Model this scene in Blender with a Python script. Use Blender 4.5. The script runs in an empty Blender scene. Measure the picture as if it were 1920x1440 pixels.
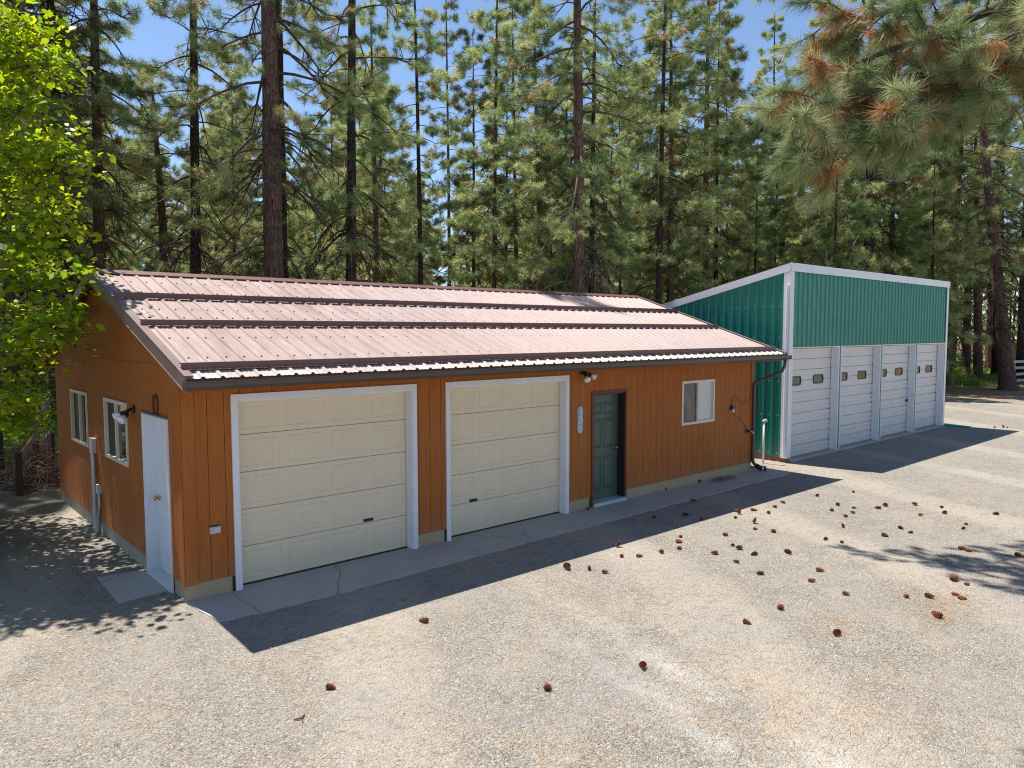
import bpy, math, random
import numpy as np
from mathutils import Vector, Matrix
R_ = math.radians
scn = bpy.context.scene
COL = scn.collection
rng = np.random.default_rng(7)
random.seed(7)

# ------------------------------------------------------------------ camera
CAM = np.array([-2.7168, -8.8387, 3.1501]); YAW, PIT, ROL, FPX = 0.7232, 0.0704, -0.0019, 1384.17
def cam_axes():
    cy, sy, cp, sp = math.cos(YAW), math.sin(YAW), math.cos(PIT), math.sin(PIT)
    f = np.array([sy*cp, cy*cp, -sp]); r = np.array([cy, -sy, 0.]); u = np.cross(r, f)
    cr, sr = math.cos(ROL), math.sin(ROL)
    return cr*r+sr*u, -sr*r+cr*u, f
AX_R, AX_U, AX_F = cam_axes()
FW = np.array([math.sin(YAW), math.cos(YAW), 0.]); RT = np.array([math.cos(YAW), -math.sin(YAW), 0.])
def ground_at(px, py, z=0.0):
    d = AX_F + AX_R*(px-960)/FPX - AX_U*(py-720)/FPX
    t = (z-CAM[2])/d[2]; return CAM+t*d
def place(px, dist):
    p = CAM + FW*dist + RT*dist*(px-960)/FPX
    return float(p[0]), float(p[1])
cam = bpy.data.cameras.new('camera'); co = bpy.data.objects.new('camera', cam); COL.objects.link(co)
cam.sensor_width = 36; cam.lens = 36*FPX/1920; cam.clip_end = 2000; cam.clip_start = 0.05
M3 = Matrix((AX_R, AX_U, -AX_F)).transposed()
co.matrix_world = Matrix.Translation(Vector(CAM)) @ M3.to_4x4()
scn.camera = co

# ------------------------------------------------------------------ light
SUN = np.array([.068, -.395, -.915]); SUN /= np.linalg.norm(SUN)
sl = bpy.data.lights.new('sun', 'SUN'); sl.energy = 5.0; sl.angle = R_(.53); sl.color = (1.0, .95, .875)
so = bpy.data.objects.new('sun', sl); COL.objects.link(so)
so.rotation_euler = Vector(SUN).to_track_quat('-Z', 'Y').to_euler(); so.location = (0, 0, 40)
w = bpy.data.worlds.new('World'); scn.world = w; w.use_nodes = True
nt = w.node_tree; bg = nt.nodes['Background']
sky = nt.nodes.new('ShaderNodeTexSky'); sky.sky_type = 'NISHITA'; sky.sun_disc = False
sky.sun_elevation = math.asin(-SUN[2]); sky.sun_rotation = math.atan2(-SUN[0], -SUN[1])
sky.air_density = 1.0; sky.dust_density = 0.05; sky.ozone_density = 2.2; sky.altitude = 1500
nt.links.new(sky.outputs[0], bg.inputs[0]); bg.inputs[1].default_value = 0.108
scn.view_settings.view_transform = 'Standard'; scn.view_settings.look = 'None'
scn.view_settings.exposure = 0.74; scn.view_settings.gamma = 1.0
try:
    scn.cycles.max_bounces = 8; scn.cycles.transparent_max_bounces = 8
    scn.cycles.use_denoising = True; scn.cycles.denoiser = 'OPENIMAGEDENOISE'; scn.cycles.denoising_input_passes = 'RGB_ALBEDO_NORMAL'; scn.cycles.denoising_prefilter = 'NONE'; scn.cycles.filter_width = 1.1; scn.cycles.sample_clamp_indirect = 6
except Exception: pass

# ------------------------------------------------------------------ material helpers
class NT:
    def __init__(s, name):
        s.m = bpy.data.materials.new(name); s.m.use_nodes = True
        s.t = s.m.node_tree; s.b = s.t.nodes['Principled BSDF']; s.out = s.t.nodes['Material Output']
        s.co = None
    def n(s, typ, **kw):
        nd = s.t.nodes.new('ShaderNode'+typ)
        for k, v in kw.items():
            if k.startswith('_'): setattr(nd, k[1:], v)
            else:
                key = k.replace('__', ' ')
                key = int(key[1:]) if key[0] == 'i' and key[1:].isdigit() else key
                s.set(nd, key, v)
        return nd
    def set(s, nd, key, v):
        if isinstance(v, bpy.types.NodeSocket): s.t.links.new(v, nd.inputs[key])
        else: nd.inputs[key].default_value = v
    def coord(s, scale=None, out='Object'):
        if s.co is None: s.co = s.t.nodes.new('ShaderNodeTexCoord')
        o = s.co.outputs[out]
        if scale is None: return o
        mp = s.n('Mapping', Vector=o, Scale=scale); return mp.outputs[0]
    def noise(s, scale, detail=4, vec=None, rough=.55, dist=0.):
        nd = s.n('TexNoise', Scale=scale, Detail=detail, Roughness=rough, Distortion=dist, Vector=vec if vec is not None else s.coord()); return nd.outputs['Fac']
    def ramp(s, fac, stops, interp='LINEAR'):
        nd = s.t.nodes.new('ShaderNodeValToRGB'); s.t.links.new(fac, nd.inputs[0]); cr = nd.color_ramp; cr.interpolation = interp
        while len(cr.elements) < len(stops): cr.elements.new(.5)
        for e, (p, c) in zip(cr.elements, stops):
            e.position = p; e.color = (c if len(c) == 4 else (*c, 1)) if isinstance(c, tuple) else (c, c, c, 1)
        return nd.outputs[0]
    def mix(s, fac, a, b, mode='MIX'):
        nd = s.t.nodes.new('ShaderNodeMix'); nd.data_type = 'RGBA'; nd.blend_type = mode
        for sock, v in ((nd.inputs[0], fac), (nd.inputs[6], a), (nd.inputs[7], b)):
            if isinstance(v, bpy.types.NodeSocket): s.t.links.new(v, sock)
            else: sock.default_value = (*v, 1) if isinstance(v, tuple) and len(v) == 3 else v
        return nd.outputs[2]
    def math(s, op, a, b=None, c=None, clamp=False):
        nd = s.t.nodes.new('ShaderNodeMath'); nd.operation = op; nd.use_clamp = clamp
        for i, v in enumerate((a, b, c)):
            if v is None: continue
            if isinstance(v, bpy.types.NodeSocket): s.t.links.new(v, nd.inputs[i])
            else: nd.inputs[i].default_value = v
        return nd.outputs[0]
    def bump(s, h, strength=.4, dist=.01, normal=None):
        nd = s.n('Bump', Height=h, Strength=strength, Distance=dist)
        if normal is not None: s.t.links.new(normal, nd.inputs['Normal'])
        return nd.outputs[0]
    def base(s, c=None, rough=None, normal=None, metal=None, spec=None):
        for key, v in (('Base Color', c), ('Roughness', rough), ('Normal', normal), ('Metallic', metal), ('Specular IOR Level', spec)):
            if v is None: continue
            if isinstance(v, tuple) and len(v) == 3: v = (*v, 1)
            s.set(s.b, key, v)
        return s.m

MAT = {}
def paint(name, c, rough=.5, var=.12, scale=6., bump=0., spec=.4, dirt=None, splash=None):
    """plain painted / solid stuff with soft unevenness"""
    t = NT(name); f = t.noise(scale, 5)
    col = t.mix(f, tuple(x*(1-var) for x in c), tuple(min(1, x*(1+var)) for x in c))
    if dirt:
        g = t.ramp(t.noise(2.3, 6, rough=.7), [(.5, 0.), (.75, 1.)]); col = t.mix(t.math('MULTIPLY', g, .35), col, dirt)
    if splash:
        zz = t.n('SeparateXYZ', Vector=t.coord()).outputs[2]; lw = t.ramp(t.math('MULTIPLY_ADD', t.noise(3.5, 6, rough=.7), .9, zz), [(.45, 1.), (1.05, 0.)]); st = t.ramp(t.noise(7., 5, t.coord((1.5, 1.5, .12)), .65), [(.5, 0.), (.72, 1.)])
        col = t.mix(t.math('MULTIPLY', lw, .42), col, splash); col = t.mix(t.math('MULTIPLY', st, .13), col, splash)
    nrm = t.bump(t.noise(scale*12, 4), bump, .004) if bump else None
    MAT[name] = t.base(col, rough, nrm, spec=spec); return MAT[name]

def mk_siding():
    t = NT('siding')
    v = t.coord((7., 7., .55)); f = t.noise(3., 6, v, .62)
    g = t.noise(1.1, 5, t.coord((1, 1, .35)), .6)
    c = t.mix(f, (.28, .074, .015), (.48, .155, .031))
    c = t.mix(t.ramp(g, [(.35, 0.), (.7, 1.)]), c, t.mix(f, (.31, .090, .018), (.52, .190, .044)))
    # vertical grain and weather specks
    gr = t.noise(60., 3, t.coord((1, 1, .04)), .5)
    c = t.mix(t.math('MULTIPLY', t.ramp(gr, [(.55, 0.), (.75, 1.)]), .45), c, (.17, .045, .010))
    sp = t.ramp(t.noise(170., 2), [(.60, 0.), (.72, 1.)])
    c = t.mix(t.math('MULTIPLY', sp, .35), c, (.14, .04, .012))
    sepz = t.n('SeparateXYZ', Vector=t.coord()); low = t.ramp(t.math('MULTIPLY_ADD', t.noise(2.2, 5), .9, sepz.outputs[2]), [(.55, 1.), (1.25, 0.)]); c = t.mix(t.math('MULTIPLY', low, .42), c, (.40, .19, .085))
    pale = t.ramp(t.noise(5.2, 3, t.coord((1, 1, .35)), .5), [(.74, 0.), (.80, 1.)])
    c = t.mix(t.math('MULTIPLY', pale, .35), c, (.62, .38, .20))
    MAT['siding'] = t.base(c, .72, t.bump(t.math('ADD', gr, sp), .35, .004), spec=.25)
mk_siding()
def mk_rough_trim():
    t = NT('rough_trim'); f = t.noise(20., 5, t.coord((2, 2, .15)), .65)
    MAT['rough_trim'] = t.base(t.mix(f, (.14, .035, .012), (.34, .10, .025)), .8, t.bump(f, .5, .006))
mk_rough_trim()
def mk_roof(name, a, b, rough, spec):
    t = NT(name); f = t.noise(1.4, 6, t.coord((1.6, .35, .35)), .62); g = t.noise(9., 4, t.coord((3., .3, .3)), .6)
    c = t.mix(t.ramp(f, [(.3, 0.), (.7, 1.)]), a, b)
    c = t.mix(t.math('MULTIPLY', t.ramp(g, [(.45, 0.), (.75, 1.)]), .4), c, tuple(min(1, x*1.35+.03) for x in b))
    MAT[name] = t.base(c, t.math('MULTIPLY_ADD', f, .25, rough), spec=spec)
mk_roof('roof_metal', (.262, .175, .153), (.385, .285, .257), .40, .5)
mk_roof('pale_eave', (.36, .30, .28), (.50, .43, .405), .36, .5)  # paler roof tone below the lowest snow guard
paint('brown_metal', (.150, .064, .058), .42, .15, 3., spec=.5)
paint('dark_brown_metal', (.085, .062, .052), .36, .2, 3., spec=.5)
paint('screw', (.06, .035, .03), .5)
paint('rake_metal', (.19, .125, .11), .45, .25, 2.2, spec=.4, dirt=(.33, .27, .24))
def mk_concrete(name, a, b, crack=False):
    t = NT(name); f = t.noise(1.6, 7, rough=.65); g = t.noise(55., 4)
    c = t.mix(f, a, b); c = t.mix(t.math('MULTIPLY', t.ramp(g, [(.5, 0.), (.7, 1.)]), .3), c, tuple(x*.6 for x in a))
    h = g
    if crack:
        d = t.n('TexNoise', Scale=1.3, Detail=5, Vector=t.coord()).outputs['Color']
        vv = t.mix(.22, t.coord(), d)
        vo = t.n('TexVoronoi', _feature='DISTANCE_TO_EDGE', Scale=.42, Vector=vv).outputs['Distance']
        cr = t.ramp(vo, [(.0, 1.), (.0035, 0.)])
        c = t.mix(t.math('MULTIPLY', cr, .6), c, (.10, .09, .08)); h = t.math('SUBTRACT', g, cr)
    MAT[name] = t.base(c, .9, t.bump(h, .35, .004), spec=.2)
mk_concrete('foundation', (.36, .28, .17), (.50, .40, .26))
mk_concrete('foundation_grey', (.30, .27, .22), (.42, .38, .31))
mk_concrete('path_concrete', (.33, .31, .275), (.53, .50, .45), True)
paint('white_paint', (.76, .76, .78), .45, .06, 3., dirt=(.55, .54, .52))
paint('cream_door', (.80, .665, .48), .5, .05, 2., spec=.35, splash=(.52, .45, .34))
paint('cream_frame', (.70, .64, .50), .45, .06)
paint('green_door', (.072, .115, .092), .42, .14, 2., spec=.45)
paint('dark_frame', (.030, .022, .018), .5, .2)
paint('red_trim', (.17, .040, .015), .6, .25, 8.)
paint('threshold', (.52, .55, .55), .35, .1)
paint('white_door', (.74, .76, .81), .42, .05, 2., splash=(.52, .50, .47))
paint('brass', (.55, .36, .10), .25, .1); MAT['brass'].node_tree.nodes['Principled BSDF'].inputs['Metallic'].default_value = .9
paint('black_metal', (.018, .016, .015), .4, .2)
paint('galvanised', (.50, .51, .52), .42, .12, 8.); MAT['galvanised'].node_tree.nodes['Principled BSDF'].inputs['Metallic'].default_value = .35
paint('grey_plastic', (.50, .50, .49), .5, .1)
paint('bulb_white', (.82, .82, .80), .25, .05)
paint('screen', (.035, .034, .036), .6, .25, 30.)
paint('pale_pane', (.66, .65, .62), .5, .07, 10.)  # flat pale tone for one half of the front window
paint('horse_iron', (.10, .042, .020), .6, .3, 12.)
paint('soffit_wood', (.26, .085, .025), .75, .25, 5.)
paint('green_metal', (.009, .215, .165), .34, .10, 2., spec=.5, splash=(.20, .25, .19))
paint('shed_white', (.78, .78, .80), .4, .05, 2., dirt=(.6, .6, .6))
paint('shed_door_white', (.72, .67, .64), .45, .06, 1.5, dirt=(.50, .46, .44), splash=(.48, .42, .36))
paint('brown_base', (.22, .105, .05), .7, .25, 5.)
paint('teal_flashing', (.02, .36, .28), .3, .1)
paint('teal_pipe_white', (.78, .79, .78), .4, .05)
paint('weathered_board', (.19, .155, .125), .85, .35, 6., .3)
paint('pale_board', (.46, .43, .39), .8, .25, 5., .3)
paint('dark_post', (.055, .040, .032), .85, .35, 6., .3)
paint('tan_wall', (.40, .27, .15), .7, .2)
paint('dark_roof', (.02, .035, .03), .6, .3)
def mk_glass():
    t = NT('window_glass'); MAT['window_glass'] = t.base((.018, .022, .024), .03, t.bump(t.noise(1.1, 2), .06, .05), spec=.9)
mk_glass()
def mk_curtain_reflection():
    t = NT('curtain_reflection'); f = t.noise(4., 4, t.coord((2, 2, .5)), .6)
    MAT['curtain_reflection'] = t.base(t.ramp(f, [(.3, (.04, .036, .034)), (.7, (.19, .17, .16))]), .12, spec=.5)  # mottled grey reflection painted into the colour of the dark curtained pane
mk_curtain_reflection()
def mk_plaque():
    t = NT('plaque_face'); f = t.n('TexVoronoi', Scale=46., Vector=t.coord()).outputs['Color']
    c = t.mix(t.ramp(f, [(.35, 0.), (.6, 1.)]), (.62, .68, .78), (.24, .33, .50)); MAT['plaque_face'] = t.base(c, .35)
mk_plaque()

# ------------------------------------------------------------------ ground materials
def mk_ground():
    t = NT('yard_ground'); P = t.coord()
    sep = t.n('SeparateXYZ', Vector=P); X, Y = sep.outputs[0], sep.outputs[1]
    big = t.noise(.35, 5); mid = t.noise(1.7, 6, rough=.6); fine = t.noise(14., 5, rough=.65)
    vo = t.n('TexVoronoi', Scale=54., Vector=P); pc = vo.outputs['Color']; pd = vo.outputs['Distance']
    vo2 = t.n('TexVoronoi', Scale=125., Vector=P); pc2 = vo2.outputs['Color']; pd2 = vo2.outputs['Distance']
    v1 = t.n('SeparateColor', Color=pc); v2 = t.n('SeparateColor', Color=pc2)
    g1 = t.ramp(v1.outputs[0], [(0., (.07, .066, .062)), (.22, (.20, .185, .165)), (.6, (.35, .315, .27)), (.86, (.43, .395, .345)), (1., (.64, .62, .58))])
    g2 = t.ramp(v2.outputs[0], [(0., (.10, .095, .085)), (.35, (.25, .225, .19)), (.8, (.41, .37, .32)), (1., (.62, .59, .545))])
    grav = t.mix(.5, g1, g2)
    dust = t.mix(fine, (.38, .325, .255), (.54, .475, .395))
    dm = t.ramp(t.math('ADD', t.math('MULTIPLY', mid, .6), t.math('MULTIPLY', big, .4)), [(.44, 0.), (.62, 1.)])
    c = t.mix(t.math('MULTIPLY', dm, .45), grav, dust)
    c = t.mix(1., c, (.86, .855, .838), 'MULTIPLY')
    # faint wheel tracks, running roughly across the yard
    tr = t.n('TexWave', _wave_type='BANDS', _bands_direction='DIAGONAL', Scale=.16, Distortion=5., Detail=3, Vector=t.coord((1., -.55, 1.)))
    tr.inputs['Detail Scale'].default_value = .5
    trm = t.ramp(tr.outputs['Fac'], [(.72, 0.), (.95, 1.)]); c = t.mix(t.math('MULTIPLY', trm, .45), c, dust)
    wob = t.math('MULTIPLY_ADD', t.noise(.45, 3), 1.6, -.8); patch = t.ramp(t.noise(.8, 5, rough=.65), [(.38, 0.), (.62, 1.)])
    for (q0, q1) in (((1335, 1295), (1430, 1352)), ((1330, 1365), (1420, 1420))):
        A, B_ = ground_at(*q0), ground_at(*q1); dv = (B_-A)[:2]; dv /= np.linalg.norm(dv); nx, ny = -dv[1], dv[0]; k0 = -(nx*A[0]+ny*A[1])
        ds = t.math('ABSOLUTE', t.math('ADD', t.math('MULTIPLY_ADD', X, nx, t.math('MULTIPLY_ADD', Y, ny, k0)), t.math('MULTIPLY', wob, .45)))
        bm_ = t.ramp(ds, [(.04, 1.), (.30, 0.)]); al = t.math('ABSOLUTE', t.math('MULTIPLY_ADD', X, dv[0]/2.6, t.math('MULTIPLY_ADD', Y, dv[1]/2.6, -(dv[0]*A[0]+dv[1]*A[1])/2.6))); bm_ = t.math('MULTIPLY', bm_, t.ramp(al, [(.25, 1.), (1., .12)])); c = t.mix(t.math('MULTIPLY', t.math('MULTIPLY', bm_, patch), .75), c, t.mix(fine, (.50, .465, .415), (.62, .585, .53)))
    # greyer, coarser gravel zones
    gz = t.ramp(t.noise(.55, 5, rough=.6), [(.48, 0.), (.62, 1.)]); c = t.mix(t.math('MULTIPLY', gz, .40), c, t.mix(v1.outputs[1], (.20, .195, .185), (.36, .345, .32)))
    # old needle litter: ochre flecks in drifts
    nd = t.ramp(t.noise(1.1, 7, rough=.72, dist=.6), [(.52, 0.), (.68, 1.)])
    ns = t.ramp(t.noise(38., 4, t.coord((1., 2.2, 1.)), .7), [(.48, 0.), (.62, 1.)])
    c = t.mix(t.math('MULTIPLY', t.math('MULTIPLY', nd, ns), .66), c, t.mix(fine, (.42, .235, .10), (.56, .36, .18)))
    # dark specks
    sp = t.ramp(t.noise(30., 3, rough=.5), [(.70, 0.), (.76, 1.)]); c = t.mix(t.math('MULTIPLY', sp, .8), c, (.06, .05, .042))
    bl = t.ramp(t.noise(6.5, 5, rough=.7), [(.36, 1.), (.47, 0.)]); c = t.mix(t.math('MULTIPLY', bl, .45), c, (.19, .155, .12))
    # brown earth by the gable side, darkened to stand in for its shade
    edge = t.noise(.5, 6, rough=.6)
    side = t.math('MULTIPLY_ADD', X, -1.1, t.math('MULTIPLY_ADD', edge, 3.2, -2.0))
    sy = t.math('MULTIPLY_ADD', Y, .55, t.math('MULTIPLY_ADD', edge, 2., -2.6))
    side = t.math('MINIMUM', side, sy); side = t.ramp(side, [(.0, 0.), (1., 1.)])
    shaded_soil = t.mix(mid, (.070, .052, .038), (.21, .17, .125))
    c = t.mix(t.math('MULTIPLY', side, .88), c, shaded_soil)
    # forest floor: brown needles with some duff
    fx = t.math('MULTIPLY_ADD', X, .22, t.math('MULTIPLY_ADD', Y, .18, t.math('MULTIPLY_ADD', edge, 2.2, -8.9)))
    fy = t.math('MULTIPLY_ADD', Y, .5, t.math('MULTIPLY_ADD', edge, 2.4, -6.0))
    fo = t.ramp(t.math('MAXIMUM', fx, fy), [(.0, 0.), (1., 1.)])
    fl = t.mix(mid, (.20, .118, .060), (.43, .285, .16)); fl = t.mix(t.math('MULTIPLY', ns, .5), fl, (.38, .21, .10))
    gp = t.ramp(t.noise(.28, 5), [(.55, 0.), (.62, 1.)]); fl = t.mix(t.math('MULTIPLY', gp, .7), fl, (.10, .17, .035))
    c = t.mix(fo, c, fl)
    h = t.math('ADD', t.math('MULTIPLY', pd, -.8), t.math('MULTIPLY', pd2, -.4)); h = t.math('ADD', h, t.math('MULTIPLY', fine, .6))
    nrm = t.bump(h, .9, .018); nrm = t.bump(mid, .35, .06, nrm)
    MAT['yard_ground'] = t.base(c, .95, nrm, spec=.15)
mk_ground()
def mk_attr(name, stops, rough=.6, trans=.35, hue=.0, attr='tint', tcol=None):
    """leaf or needle stuff: colour from a random per-clump value, light passing through"""
    t = NT(name); a = t.t.nodes.new('ShaderNodeAttribute'); a.attribute_name = attr
    c = t.ramp(a.outputs['Fac'], stops)
    if hue:
        oi = t.t.nodes.new('ShaderNodeObjectInfo')
        hs = t.n('HueSaturation', Color=c); t.t.links.new(t.math('MULTIPLY_ADD', oi.outputs['Random'], hue, .5-hue*.5), hs.inputs['Hue'])
        t.t.links.new(t.math('MULTIPLY_ADD', oi.outputs['Random'], .35, .82), hs.inputs['Value']); c = hs.outputs[0]
    t.base(c, rough, spec=.3)
    tr = t.n('BsdfTranslucent', Color=t.mix(.5, c, c) if tcol is None else t.mix(1., c, tcol, 'MULTIPLY'))
    mx = t.t.nodes.new('ShaderNodeMixShader'); mx.inputs[0].default_value = trans
    t.t.links.new(t.b.outputs[0], mx.inputs[1]); t.t.links.new(tr.outputs[0], mx.inputs[2]); t.t.links.new(mx.outputs[0], t.out.inputs[0])
    MAT[name] = t.m
mk_attr('pine_needles', [(0., (.095, .155, .060)), (.35, (.26, .335, .120)), (.70, (.52, .56, .235)), (.93, (.66, .68, .34)), (.955, (.46, .21, .08)), (1., (.40, .17, .055))], .38, .50, .03)
mk_attr('near_needles', [(0., (.12, .19, .07)), (.35, (.30, .36, .16)), (.62, (.50, .52, .28)), (.68, (.42, .29, .13)), (.78, (.43, .21, .085)), (1., (.52, .28, .12))], .36, .45)
mk_attr('maple_leaf', [(0., (.070, .155, .010)), (.5, (.22, .345, .014)), (1., (.50, .56, .026))], .42, .52, 0., tcol=(1.55, 1.35, .6, 1))
mk_attr('shrub_leaf', [(0., (.14, .29, .025)), (1., (.36, .52, .06))], .6, .5)
mk_attr('grass_blade', [(0., (.10, .20, .03)), (.7, (.25, .34, .07)), (1., (.42, .36, .16))], .6, .4)
mk_attr('litter_needle', [(0., (.30, .15, .06)), (.6, (.46, .28, .12)), (1., (.58, .42, .22))], .7, .1)
mk_attr('stone', [(0., (.08, .072, .065)), (.4, (.25, .22, .185)), (.8, (.40, .36, .305)), (1., (.62, .59, .53))], .9, .0)
mk_attr('dry_twig', [(0., (.09, .06, .045)), (.6, (.24, .17, .13)), (1., (.42, .30, .22))], .85, .0)
mk_attr('far_needles', [(0., (.15, .22, .08)), (.6, (.36, .43, .15)), (1., (.58, .61, .25))], .5, .5)
def mk_bark(name, a, b, hue=True):
    t = NT(name); f = t.noise(9., 6, t.coord((1., 1., .22)), .65); v = t.n('TexVoronoi', _feature='DISTANCE_TO_EDGE', Scale=7., Vector=t.coord((1.3, 1.3, .35))).outputs['Distance']
    cr = t.ramp(v, [(.0, 1.), (.10, 0.)])
    c = t.mix(t.ramp(f, [(.3, 0.), (.7, 1.)]), a, b); c = t.mix(t.math('MULTIPLY', cr, .7), c, tuple(x*.35 for x in a))
    MAT[name] = t.base(c, .9, t.bump(t.math('SUBTRACT', f, cr), .8, .03), spec=.15)
mk_bark('pine_bark', (.095, .060, .046), (.205, .128, .098))
mk_bark('dark_bark', (.040, .029, .024), (.085, .058, .046))
mk_bark('grey_bark', (.10, .09, .075), (.2, .175, .15))
paint('dead_limb', (.085, .060, .048), .9, .4, 3.)
def mk_cone():
    t = NT('cone_scales'); a = t.t.nodes.new('ShaderNodeAttribute'); a.attribute_name = 'tint'
    oi = t.t.nodes.new('ShaderNodeObjectInfo')
    c = t.ramp(a.outputs['Fac'], [(0., (.06, .022, .012)), (.5, (.30, .095, .042)), (1., (.56, .24, .12))])
    c = t.mix(t.math('MULTIPLY', oi.outputs['Random'], .5), c, t.mix(1., c, (.45, .40, .38), 'MULTIPLY'))
    MAT['cone_scales'] = t.base(c, .75, spec=.25)
mk_cone()

# ------------------------------------------------------------------ object helpers
ORG = {}
def tag(o, label=None, cat=None, group=None, kind=None):
    for k, v in (('label', label), ('category', cat), ('group', group), ('kind', kind)):
        if v: o[k] = v
    return o
def thing(name, loc, label, cat, group=None):
    o = bpy.data.objects.new(name, None); o.empty_display_size = .3; COL.objects.link(o); o.location = loc
    ORG[o] = Vector(loc); return tag(o, label, cat, group)
class MB:
    def __init__(s): s.v = []; s.f = []; s.mi = []; s.tint = None
    def add(s, vs, fs, m=0):
        n = len(s.v); s.v += [tuple(map(float, v)) for v in vs]; s.f += [tuple(n+i for i in f) for f in fs]; s.mi += [m]*len(fs)
    def box(s, x0, y0, z0, x1, y1, z1, m=0):
        s.hexa([(x0, y0, z0), (x1, y0, z0), (x1, y1, z0), (x0, y1, z0), (x0, y0, z1), (x1, y0, z1), (x1, y1, z1), (x0, y1, z1)], m)
    def hexa(s, p, m=0): s.add(p, [(0, 3, 2, 1), (4, 5, 6, 7), (0, 1, 5, 4), (1, 2, 6, 5), (2, 3, 7, 6), (3, 0, 4, 7)], m)
    def bar(s, a, b, wx, wz, m=0, up=(0, 0, 1)):
        a, b = Vector(a), Vector(b); d = (b-a).normalized(); upv = Vector(up)
        if abs(d.dot(upv)) > .97: upv = Vector((1, 0, 0))
        sx = d.cross(upv).normalized()*wx/2; sz = sx.normalized().cross(d)*wz/2
        s.hexa([a-sx-sz, a+sx-sz, b+sx-sz, b-sx-sz, a-sx+sz, a+sx+sz, b+sx+sz, b-sx+sz], m)
    def tube(s, pts, rad, k=8, m=0, caps=True, jit=0.):
        pts = [Vector(p) for p in pts]; n0 = len(s.v); N = len(pts)
        if not hasattr(rad, '__len__'): rad = [rad]*N
        pu = None
        for i, p in enumerate(pts):
            d = (pts[min(i+1, N-1)]-pts[max(i-1, 0)]).normalized()
            u = (pu - d*pu.dot(d)) if pu is not None else d.orthogonal()
            if u.length < 1e-6: u = d.orthogonal()
            u.normalize(); pu = u; w_ = d.cross(u)
            for j in range(k):
                a = 2*math.pi*j/k; r = rad[i]*(1+(random.uniform(-jit, jit) if jit else 0))
                s.v.append(tuple(p+u*math.cos(a)*r+w_*math.sin(a)*r))
        for i in range(N-1):
            for j in range(k):
                a = n0+i*k+j; b = n0+i*k+(j+1) % k; s.f.append((a, b, b+k, a+k)); s.mi.append(m)
        if caps and k > 2:
            s.f.append(tuple(n0+j for j in range(k))[::-1]); s.f.append(tuple(n0+(N-1)*k+j for j in range(k))); s.mi += [m, m]
    def lathe(s, c, ax, prof, k=14, m=0):
        ax = Vector(ax).normalized(); c = Vector(c)
        s.tube([c+ax*h for h, r in prof], [max(r, 1e-4) for h, r in prof], k, m)
    def prism(s, poly, a, b, m=0):
        """poly: list of points (3d) at one end; translated by vector b-a to the other end"""
        d = Vector(b)-Vector(a); n = len(poly); P = [Vector(p) for p in poly]
        s.add(P+[p+d for p in P], [tuple(range(n))[::-1], tuple(range(n, 2*n))]+[(i, (i+1) % n, n+(i+1) % n, n+i) for i in range(n)], m)
    def build(s, name, mats, parent=None, smooth=False, label=None, bevel=0.):
        me = bpy.data.meshes.new(name); o = bpy.data.objects.new(name, me); COL.objects.link(o)
        org = ORG.get(parent, Vector((0, 0, 0))); ORG[o] = org
        me.from_pydata([(x-org.x, y-org.y, z-org.z) for x, y, z in s.v], [], s.f)
        for mm in (mats if isinstance(mats, (list, tuple)) else [mats]): me.materials.append(MAT[mm])
        if len(me.materials) > 1: me.polygons.foreach_set('material_index', s.mi)
        if smooth: me.polygons.foreach_set('use_smooth', [True]*len(me.polygons))
        if s.tint is not None:
            at = me.attributes.new('tint', 'FLOAT', 'POINT'); at.data.foreach_set('value', np.asarray(s.tint, np.float32))
        me.update()
        if parent is not None: o.parent = parent
        if label: o['label'] = label
        if bevel:
            b = o.modifiers.new('edge', 'BEVEL'); b.width = bevel; b.segments = 1; b.limit_method = 'ANGLE'; b.angle_limit = .6
        return o
def mesh_np(name, V, F, tint, mat, parent=None, org=None):
    """V (n,3), F (m,k) all faces with k corners, tint per vertex"""
    V = np.asarray(V, np.float32); F = np.asarray(F, np.int32); m, k = F.shape
    me = bpy.data.meshes.new(name); me.vertices.add(len(V)); me.vertices.foreach_set('co', V.ravel())
    me.loops.add(m*k); me.loops.foreach_set('vertex_index', F.ravel())
    me.polygons.add(m); me.polygons.foreach_set('loop_start', np.arange(0, m*k, k, dtype=np.int32))
    if tint is not None:
        at = me.attributes.new('tint', 'FLOAT', 'POINT'); at.data.foreach_set('value', np.asarray(tint, np.float32))
    me.update(calc_edges=True); me.validate()
    me.materials.append(MAT[mat])
    o = bpy.data.objects.new(name, me); COL.objects.link(o)
    if parent is not None: o.parent = parent
    return o
def copy_thing(src, loc, rz=0., sc=1., label=None):
    r = src.copy(); COL.objects.link(r); r.location = loc; r.rotation_euler = (0, 0, rz); r.scale = (sc, sc, sc)
    if label: r['label'] = label
    for ch in list(src.children):
        c = ch.copy(); COL.objects.link(c); c.parent = r
        for g in list(ch.children):
            d = g.copy(); COL.objects.link(d); d.parent = c
    return r

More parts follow.
